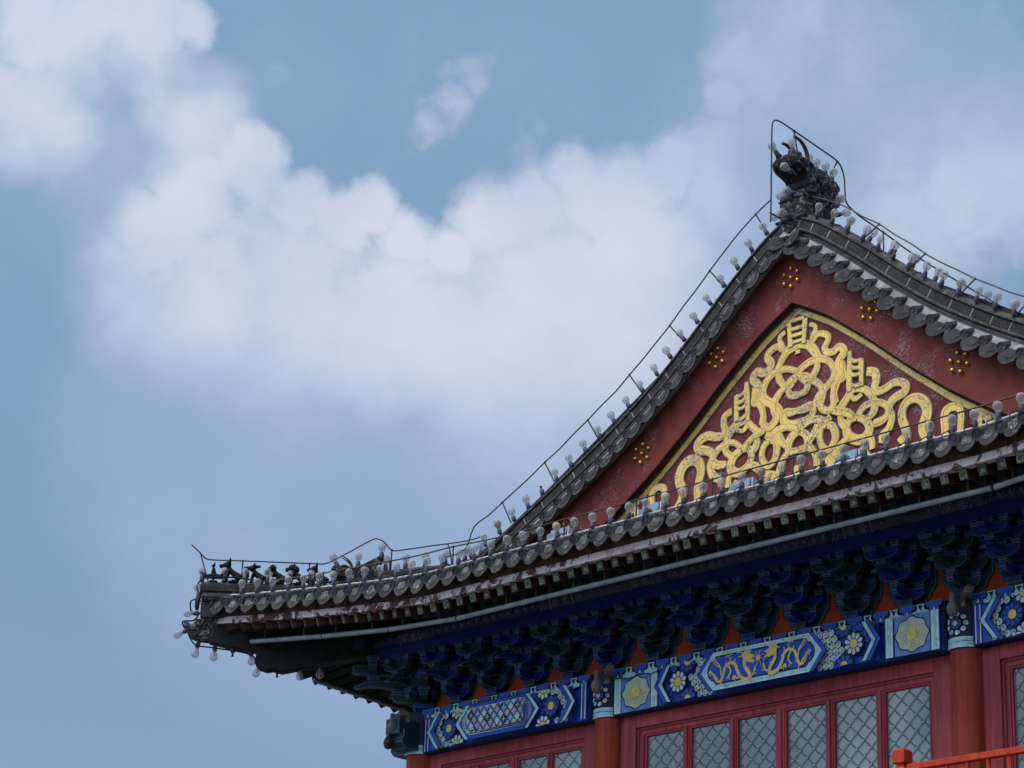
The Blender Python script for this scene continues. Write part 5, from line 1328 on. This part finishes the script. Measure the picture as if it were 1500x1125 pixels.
# ------------------------------------------------------------ hip ridge figures
def figure(name, label, s, kind, h=.17):
    """small seated clay beast, one body, looking out along the hip"""
    root = thing(name, label, 'roof figure', DG(s, 0, 9.165))
    mb = MB(); f = lambda a, q, z: DG(s + a, q, 9.165 + z)      # a<0 is outwards
    k = h * 1.18 / .17
    F = lambda a, q, z: f(a * k, q * k, z * k)
    mb.box(F(0, 0, .006), (.07 * k, .07 * k, .018), 0, Matrix.Rotation(R(45), 3, 'Z'))
    if kind == 'rider':
        mb.tube([F(-.06, 0, .05), F(0, 0, .06), F(.06, 0, .05)], [.022, .034, .02], 8); mb.tube(catmull([F(-.055, 0, .055), F(-.075, 0, .09), F(-.085, 0, .075)], 4), [.018 - .0012 * i for i in range(9)], 7)
        mb.tube(catmull([F(.04, 0, .06), F(.07, 0, .10), F(.095, 0, .145)], 4), [.018, .02, .022, .022, .022, .02, .018, .014, .006], 7)
        mb.tube([F(0, 0, .06), F(-.005, 0, .10), F(-.005, 0, .13)], [.03, .026, .016], 8); mb.ball(F(-.008, 0, .15), .020)
        mb.tube([F(-.002, 0, .16), F(.0, 0, .19)], [.012, .004], 6)
        for q in (-.015, .015): mb.tube([F(-.01, q, .0), F(0, q, .05)], .009, 6)
    else:
        mb.tube(catmull([F(.045, 0, .035), F(.02, 0, .06), F(-.012, 0, .095), F(-.026, 0, .125)], 4), [.038, .042, .043, .042, .040, .038, .035, .032, .030, .028, .026, .024, .022], 9)
        for q in (-.022, .022):
            mb.tube([F(-.022, q, .10), F(-.034, q, .05), F(-.036, q, .008), F(-.050, q, .006)], [.017, .013, .012, .010], 7)
            mb.tube(catmull([F(.05, q * 1.3, .05), F(.02, q * 1.5, .04), F(.03, q * 1.5, .012), F(-.005, q * 1.5, .010)], 4), .017, 7)
        hz = .145; ha = -.034
        if kind == 'dog': mb.ball(F(ha, 0, hz), .030 * k); mb.tube([F(ha, 0, hz), F(ha - .045, 0, hz - .012)], [.024 * k, .014 * k], 8); ears = .042
        elif kind == 'maned':
            mb.ball(F(ha, 0, hz), .036 * k); mb.ball(F(ha + .02, 0, hz - .01), .034 * k); mb.tube([F(ha, 0, hz - .004), F(ha - .04, 0, hz - .016)], [.024 * k, .018 * k], 8); ears = .022
        elif kind == 'curled': mb.ball(F(ha, 0, hz), .034 * k); mb.tube(catmull([F(ha, 0, hz), F(ha - .035, 0, hz - .02), F(ha - .03, 0, hz - .05)], 3), .018 * k, 8); ears = .0
        else:
            mb.ball(F(ha, 0, hz - .004), .030 * k); mb.tube([F(ha, 0, hz), F(ha - .055, 0, hz - .004)], [.024 * k, .013 * k], 8); mb.tube([F(ha + .01, 0, hz + .01), F(ha + .05, 0, hz + .018)], [.022 * k, .010 * k], 7); ears = .03
        if ears:
            for q in (-.016, .016): mb.tube([F(ha + .008, q, hz + .015), F(ha + .016, q * 1.15, hz + .02 + ears)], [.013 * k, .003], 6)
        if kind != 'horned': mb.tube(catmull([F(.05, 0, .03), F(.075, 0, .045), F(.078, 0, .08), F(.066, 0, .105)], 4), [.013 + .006 * math.sin(math.pi * i / 12) for i in range(13)], 7)
    o = mb.build('figure_body', MT['beast'], root, merge=False)
    m = o.modifiers.new('rm', 'REMESH'); m.mode = 'VOXEL'; m.voxel_size = .0055; m.use_smooth_shade = True
    return root
figure('ridge_figure', 'small clay rider on a bird at the very tip of the hip ridge', .10, 'rider', .18)
figure('ridge_figure', 'seated clay dog with pointed ears, second figure on the hip ridge', .245, 'dog', .20)
figure('ridge_figure', 'clay beast with a flat swept-back head, third figure on the hip ridge', .43, 'horned', .175)
figure('ridge_figure', 'clay beast with a bowed round head and no ears, fourth on the hip ridge', .585, 'curled', .18)
figure('ridge_figure', 'seated clay lion with a thick neck and short ears, fifth on the hip ridge', .735, 'maned', .185)
figure('ridge_figure', 'seated clay dog nearest the dragon ornament on the hip ridge', .905, 'dog', .185)
# dragon head standing where the hip ridge steps up
drg = thing('hip_dragon_head', 'grey clay dragon head with curling horns on the hip ridge behind the figures', 'roof ornament', DG(1.2, 0, 9.17))
mb = MB()
hp = [(1.30, 9.15), (1.14, 9.15), (1.115, 9.20), (1.09, 9.24), (1.05, 9.265), (1.02, 9.25), (1.0, 9.27), (1.03, 9.295), (1.02, 9.325), (.985, 9.345), (1.0, 9.38), (1.05, 9.385), (1.10, 9.375), (1.15, 9.36), (1.20, 9.385), (1.25, 9.42), (1.31, 9.47), (1.36, 9.51), (1.385, 9.50), (1.37, 9.45), (1.36, 9.38), (1.35, 9.30), (1.34, 9.2)]
c = (1.2, 9.3); rings = []
for q, sc in ((-.10, .86), (-.085, .96), (0, 1.0), (.085, .96), (.10, .86)): rings.append([DG(c[0] + (a - c[0]) * sc, q, c[1] + (z - c[1]) * sc) for a, z in hp])
hull(mb, rings)
for q in (-.09, .09):
    mb.ball(DG(1.09, q, 9.335), .024); mb.tube(catmull([DG(1.04, q, 9.345), DG(1.09, q * 1.1, 9.375), DG(1.15, q * 1.1, 9.345)], 4), .012, 6)
    for i in range(4): mb.tube(catmull([DG(1.20 + .035 * i, q, 9.36 + .02 * i), DG(1.17 + .035 * i, q * 1.1, 9.30), DG(1.21 + .03 * i, q * 1.1, 9.25), DG(1.18 + .03 * i, q * 1.05, 9.19)], 4), .010, 6)
mb.build('head', MT['carved'], drg, smooth=True)
for q in (-.05, .05):
    mb = MB(); p = catmull([DG(1.15, q, 9.36), DG(1.13, q, 9.43), DG(1.10, q, 9.47), DG(1.06, q, 9.505)], 5); mb.tube(p, [.016 - .0008 * i for i in range(len(p))], 8); mb.build('horn', MT['steel'], drg, smooth=True)
for s, z, d, lab in ((1.035, 9.385, OUT * .5 + UPV, 'bulb leaning out on the brow of the hip dragon head'), (1.19, 9.40, UPV, 'upright bulb in the middle of the hip dragon head'), (1.365, 9.505, UPV, 'highest bulb, on the raised tail of the hip dragon head')):
    bulb(DG(s, .02, z), d, lab)

# ------------------------------------------------------------ lightning conductors
def wire(name, label, runs, posts, r=.0075, loc=None):
    root = thing(name, label, 'lightning wire', loc or runs[0][0])
    for q in runs:
        mb = MB(); mb.tube(q, r, 7); mb.build('wire_run', MT['steel'], root)
    for a, b in posts:
        mb = MB(); mb.tube([a, b], r * 1.05, 6); mb.ball(b, r * 1.9, n=6, k=4); mb.build('wire_post', MT['steel'], root)
    return root
# eave wire
def ew(x, z=None):
    fr, a = ('FL', x + HW) if x < 0 else ('FR', HW - x); oe, dz = eave(a); return W(fr, a, oe - .15, 8.935 + dz * .55 + (.03 if x < -2.8 else 0))
xp = [-6.15, -5.7, -5.2, -4.9, -4.4, -3.93, -3.5, -3.01, -2.41, -1.9, -1.49, -1.0, -.57, 0, .35, .8, 1.27, 1.8, 2.19, 2.7, 3.11, 3.6, 4.03, 4.7]
posts = []
for x in (-4.9, -3.93, -3.01, -2.3, -1.49, -.57, .35, 1.27, 2.19, 3.11, 4.03):
    fr, a = ('FL', x + HW) if x < 0 else ('FR', HW - x); oe, dz = eave(a); posts.append((W(fr, a, oe - .15, roofz(a, oe - .15)), ew(x)))
wire('lightning_wire', 'thin dark wire on short posts running above the front eave', [catmull([ew(x) for x in xp], 4)], posts)
# verge wires, standing off the verge ridge
for sx, side in ((-1, 'left'), (1, 'right')):
    q = []; posts = []
    i = 0; s = .12 if sx < 0 else .12
    while True:
        r = vpoint(s, sx)
        if r is None: break
        p, n = r; k = .27 if sx < 0 else .20
        q.append(p + Vector((0, -.03 if sx < 0 else .10, 0)) + n * (k + random.uniform(-.008, .008)))
        if i % 3 == 1: posts.append((p + Vector((0, 0, 0)), q[-1]))
        s += .235; i += 1
        if sx > 0 and p.x > 4.2: break
    if sx < 0: q.append(DG(2.0, .1, 9.60)); q.append(DG(1.85, .1, 9.50))
    wire('lightning_wire', f'dark wire on posts following the {side} verge of the gable roof', [catmull(q, 3)], posts)
# hoop over the beast head
hoop = [Vector((0, y, z)) for y, z in ((-.09, 12.02), (-.08, 12.3), (-.072, 12.66), (-.062, 13.05), (-.035, 13.15), (.06, 13.185), (.31, 13.165), (.695, 13.126), (.98, 13.09), (1.07, 13.02), (1.105, 12.92), (1.115, 12.75), (1.135, 12.67), (1.22, 12.625), (1.38, 12.59), (1.75, 12.55), (2.6, 12.45), (5.0, 12.35))]
wire('lightning_wire', 'tall bent conductor rod looping over the horned beast head', [catmull(hoop, 5)], [(PH(.13, .88), hoop[6] + Vector((0, -.02, 0))), (PH(.52, .75), hoop[8] + Vector((0, .01, -.01))), (Vector((0, .2, 12.1)), Vector((0, -.085, 12.12))), (Vector((0, 1.75, 12.1)), hoop[15])], .0085)
# hip wire: from the corner over the figures and the dragon
hw = [(-.09, 9.58), (-.03, 9.51), (.02, 9.44), (.08, 9.42), (.31, 9.42), (.82, 9.415), (.94, 9.42), (1.05, 9.50), (1.28, 9.70), (1.33, 9.715), (1.38, 9.68), (1.44, 9.595), (1.52, 9.60), (1.83, 9.68), (1.87, 9.66), (1.89, 9.57), (1.90, 9.45)]
wire('lightning_wire', 'thin rod rising over the clay figures and the dragon along the hip ridge', [catmull([DG(s, 0, z) for s, z in hw], 4), [DG(-.02, 0, 9.50), DG(.06, 0, 9.17)], catmull([DG(1.83, 0, 9.68), DG(2.02, 0, 9.73), DG(2.15, 0, 9.80)], 3)], [(DG(s, 0, 9.17), DG(s, 0, z)) for s, z in ((.31, 9.42), (.82, 9.415))] + [(DG(1.44, 0, 9.36), DG(1.44, 0, 9.595))])
# slack black cable feeding the corner bulbs
cb = thing('bulb_cable', 'slack black cable looping round the roof corner between the bulbs', 'cable', DG(.05, 0, 9.1))
mb = MB(); mb.tube(catmull([DG(1.0, .06, 9.19), DG(.7, .07, 9.22), DG(.45, .06, 9.19), DG(.25, .07, 9.21), DG(.05, .06, 9.20), DG(-.02, .02, 9.12), DG(0, 0, 9.0), DG(-.06, 0, 8.95), DG(-.05, 0, 8.84), DG(-.0, 0, 8.80), DG(-.03, 0, 8.74), DG(-.11, 0, 8.72), DG(-.08, 0, 8.63)], 6), .009, 6); mb.build('cable_run', MT['wire'], cb)
mb = MB(); mb.tube(catmull([DG(-.07, 0, 8.62), DG(-.0, .02, 8.47), DG(.15, .02, 8.44), DG(.42, .02, 8.38), DG(.5, .02, 8.25), DG(.63, .02, 8.2), DG(.95, .02, 8.27)], 5), .008, 6); mb.build('cable_run', MT['wire'], cb)

# ------------------------------------------------------------ floodlights on the skirt roof
def flood(x, label):
    y = -.62; z = 8.975
    root = thing('floodlight', label, 'floodlight', (x, y, z)); mb = MB()
    V = lambda a, b, c: Vector((x + a, y + b, z + c))
    mb.hexa([V(-.11, -.06, .07), V(.11, -.06, .07), V(.11, .10, .03), V(-.11, .10, .03), V(-.11, -.02, .21), V(.11, -.02, .21), V(.11, .16, .16), V(-.11, .16, .16)]); body = mb.build('lamp_housing', MT['flood'], root, bevel=.012)
    mb = MB()
    n = 10; arc = [(.13 * math.cos(R(90 - 80 * i / n)) - .02, .04 + .16 * math.sin(R(90 - 80 * i / n))) for i in range(n + 1)]
    mb.prism([(-.03, .05)] + arc, lambda u, v, t: V(.125 + t, u, v), 0, .012); mb.build('lens_cheek', MT['floodface'], root)
    mb = MB(); mb.tube([V(-.13, .05, .12), V(-.13, .03, -.02), V(.16, .03, -.02), V(.16, .05, .12)], .010, 6); mb.build('bracket', MT['metal'], root)
    mb = MB(); mb.box(V(-.02, -.075, .10), (.14, .05, .08)); mb.build('ballast_box', MT['flood'], root, bevel=.008)
for x, l in ((-2.26, 'leftmost floodlight, blue-grey, at the left foot of the gilded gable'), (-1.04, 'blue-grey floodlight behind the eave bulbs, second of four'), (.09, 'blue-grey floodlight below the middle of the gilded gable'), (1.32, 'rightmost floodlight, blue-grey, below the right half of the gilded gable')): flood(x, l)

# ------------------------------------------------------------ strip lights under the eave
def bar(q0, q1, label, group=None):
    root = thing('strip_light', label, 'strip light', (q0 + q1) / 2, group); mb = MB(); d = (q1 - q0).normalized(); nrm = d.cross(UPV).normalized()
    n = 14; ring = lambda c: [c + nrm * (.023 * math.cos(2 * math.pi * i / n)) + UPV * (.025 * math.sin(2 * math.pi * i / n)) for i in range(n)]
    hull(mb, [ring(q0 + d * .006), ring(q1 - d * .006)]); mb.build('tube_body', MT['metal'], root, smooth=True)
    mb = MB(); e = ring(q0); 
    hull(mb, [[c + (c - q0) * .12 for c in ring(q0 - d * .004)][:], [c + (c - (q0 + d * .03)) * .12 for c in ring(q0 + d * .03)]]); mb.build('end_cap', MT['metal'], root, smooth=True)
    for k in (.2, .75):
        c = q0.lerp(q1, k); mb = MB(); mb.box(c + UPV * .075, (.018, .030, .10)); mb.build('hanger', MT['steel'], root)
lp = lambda x: (lambda fa: W(fa[0], fa[1], eave(fa[1])[0] - .30, 8.275 + eave(fa[1])[1] * .95))(('FL', x + HW) if x < 0 else ('FR', HW - x))
xs_ = [-3.05 + .895 * i for i in range(8)]
for a, b in zip(xs_, xs_[1:]): bar(lp(a), lp(b), 'long grey strip light hanging in line under the front eave', 'strip lights under the front eave')
bar(lp(-6.05), lp(-5.02), 'dull strip light under the upturned corner, farthest left of the row'); bar(lp(-5.0), lp(-4.05), 'dull strip light under the upturned corner, second from the left'); bar(lp(-4.03), lp(-3.08), 'strip light where the eave begins to turn up towards the corner')
bar(lp(3.25), lp(4.15), 'strip light under the eave at the right end of the front row')
def side_lp(a): return W('LF', a, eave(a)[0] - .24, 8.345 + eave(a)[1] * .95)
for i in range(3): bar(side_lp(-.4 + .9 * i), side_lp(.48 + .9 * i), 'strip light in shade under the eave of the far left side', 'strip lights under the far side eave')

# ------------------------------------------------------------ security cameras
def dome_cam(p, label, yaw, dark=False):
    root = thing('security_camera', label, 'security camera', p); m = MT['camdark' if dark else 'camwhite']
    Rz = Matrix.Rotation(yaw, 3, 'Z'); V = lambda a, b, c: Vector(p) + Rz @ Vector((a, b, c))
    mb = MB(); mb.lathe([(.020, .10), (.026, .06), (.026, .02), (.038, .0), (.052, -.025), (.056, -.045), (.051, -.062)], Matrix.Translation(Vector(p)), 18); mb.build('camera_body', m, root, smooth=True)
    mb = MB(); mb.lathe([(.047, -.063), (.044, -.085), (.030, -.104), (.010, -.112)], Matrix.Translation(Vector(p)), 18); mb.build('dome', MT['camdark' if dark else 'camwhite'], root, smooth=True)
    mb = MB(); mb.tube([V(0, 0, .08), V(0, .06, .085), V(0, .14, .06)], .018, 8); mb.box(V(0, .16, .05), (.07, .05, .09), 0, Rz); mb.build('wall_arm', m, root)
    return root
def bullet_cam(p, d, label):
    root = thing('security_camera', label, 'security camera', p); d = Vector(d).normalized(); M = Matrix.Translation(Vector(p)) @ d.to_track_quat('Z', 'Y').to_matrix().to_4x4()
    mb = MB(); mb.lathe([(.030, -.07), (.034, -.06), (.034, .05), (.038, .055), (.038, .085), (.030, .088), (.026, .070)], M, 14); mb.build('camera_body', MT['camwhite'], root, smooth=True)
    mb = MB(); mb.tube([Vector(p), Vector(p) + Vector((0, .05, -.03)), Vector(p) + Vector((0, .12, -.02))], .014, 8); mb.build('wall_arm', MT['camwhite'], root); return root
dome_cam((-2.02, -.30, 7.66), 'grey dome camera hung before the bracketing above the middle column', 0); bullet_cam((-1.90, -.26, 7.76), (.7, -.5, .1), 'small grey bullet camera beside the dome camera of the middle column')
dome_cam((2.16, -.30, 7.69), 'grey dome camera hung before the bracketing above the right column', 0); bullet_cam((2.28, -.26, 7.78), (.7, -.5, .1), 'small grey bullet camera beside the dome camera of the right column')
dome_cam((-4.82, -.42, 7.63), 'grey dome camera above the corner column', R(-45)); bullet_cam((-4.72, -.40, 7.71), (.8, -.4, .1), 'small grey bullet camera beside the dome camera of the corner column'); dome_cam((-4.86, -.42, 7.47), 'dark dome camera hanging lowest at the corner column against the sky', R(-60), True)

# ------------------------------------------------------------ balustrade
bal = thing('balustrade', 'orange-red painted balustrade in front of the windows', 'balustrade', (3.5, -1.0, Z0))
def post(x, y):
    mb = MB(); c = lambda z, s, h: mb.box((x, y, z), (s, s, h))
    c((Z0 + 6.13) / 2, .115, 6.13 - Z0)
    for z0, z1, s0, s1 in ((6.13, 6.155, .115, .07), (6.155, 6.165, .07, .07), (6.165, 6.182, .07, .118), (6.182, 6.280, .118, .118), (6.280, 6.296, .118, .085)):
        a, b = s0 / 2, s1 / 2
        mb.hexa([(x - a, y - a, z0), (x - a, y + a, z0), (x + a, y + a, z0), (x + a, y - a, z0), (x - b, y - b, z1), (x - b, y + b, z1), (x + b, y + b, z1), (x + b, y - b, z1)])
    mb.build('post', MT['rail'], bal, merge=False, bevel=0)
for x in (2.11, 4.2, 6.2): post(x, -1.0)
post(2.11, -.15)
for a, b in ((2.17, 4.14), (4.26, 6.14)):
    for z, hh in ((6.135, .055), (5.92, .045), (5.25, .06)):
        mb = MB(); mb.box(((a + b) / 2, -1.0, z), (b - a, .065, hh)); mb.build('rail', MT['rail'], bal, bevel=.006)
    for i in range(9):
        x = a + .18 + i * .2; mb = MB(); mb.tube([(x, -1.0, 5.94), (x, -1.0, 6.11)], .020, 10); mb.build('spindle', MT['rail'], bal)
    for i in range(5):
        x = a + .2 + i * .4; mb = MB(); mb.box((x, -1.0, 5.58), (.06, .05, .62)); mb.build('slat', MT['rail'], bal)
mb = MB(); mb.box((2.11, -.575, 6.135), (.065, .72, .055)); mb.box((2.11, -.575, 5.25), (.065, .72, .06)); mb.build('rail', MT['rail'], bal)
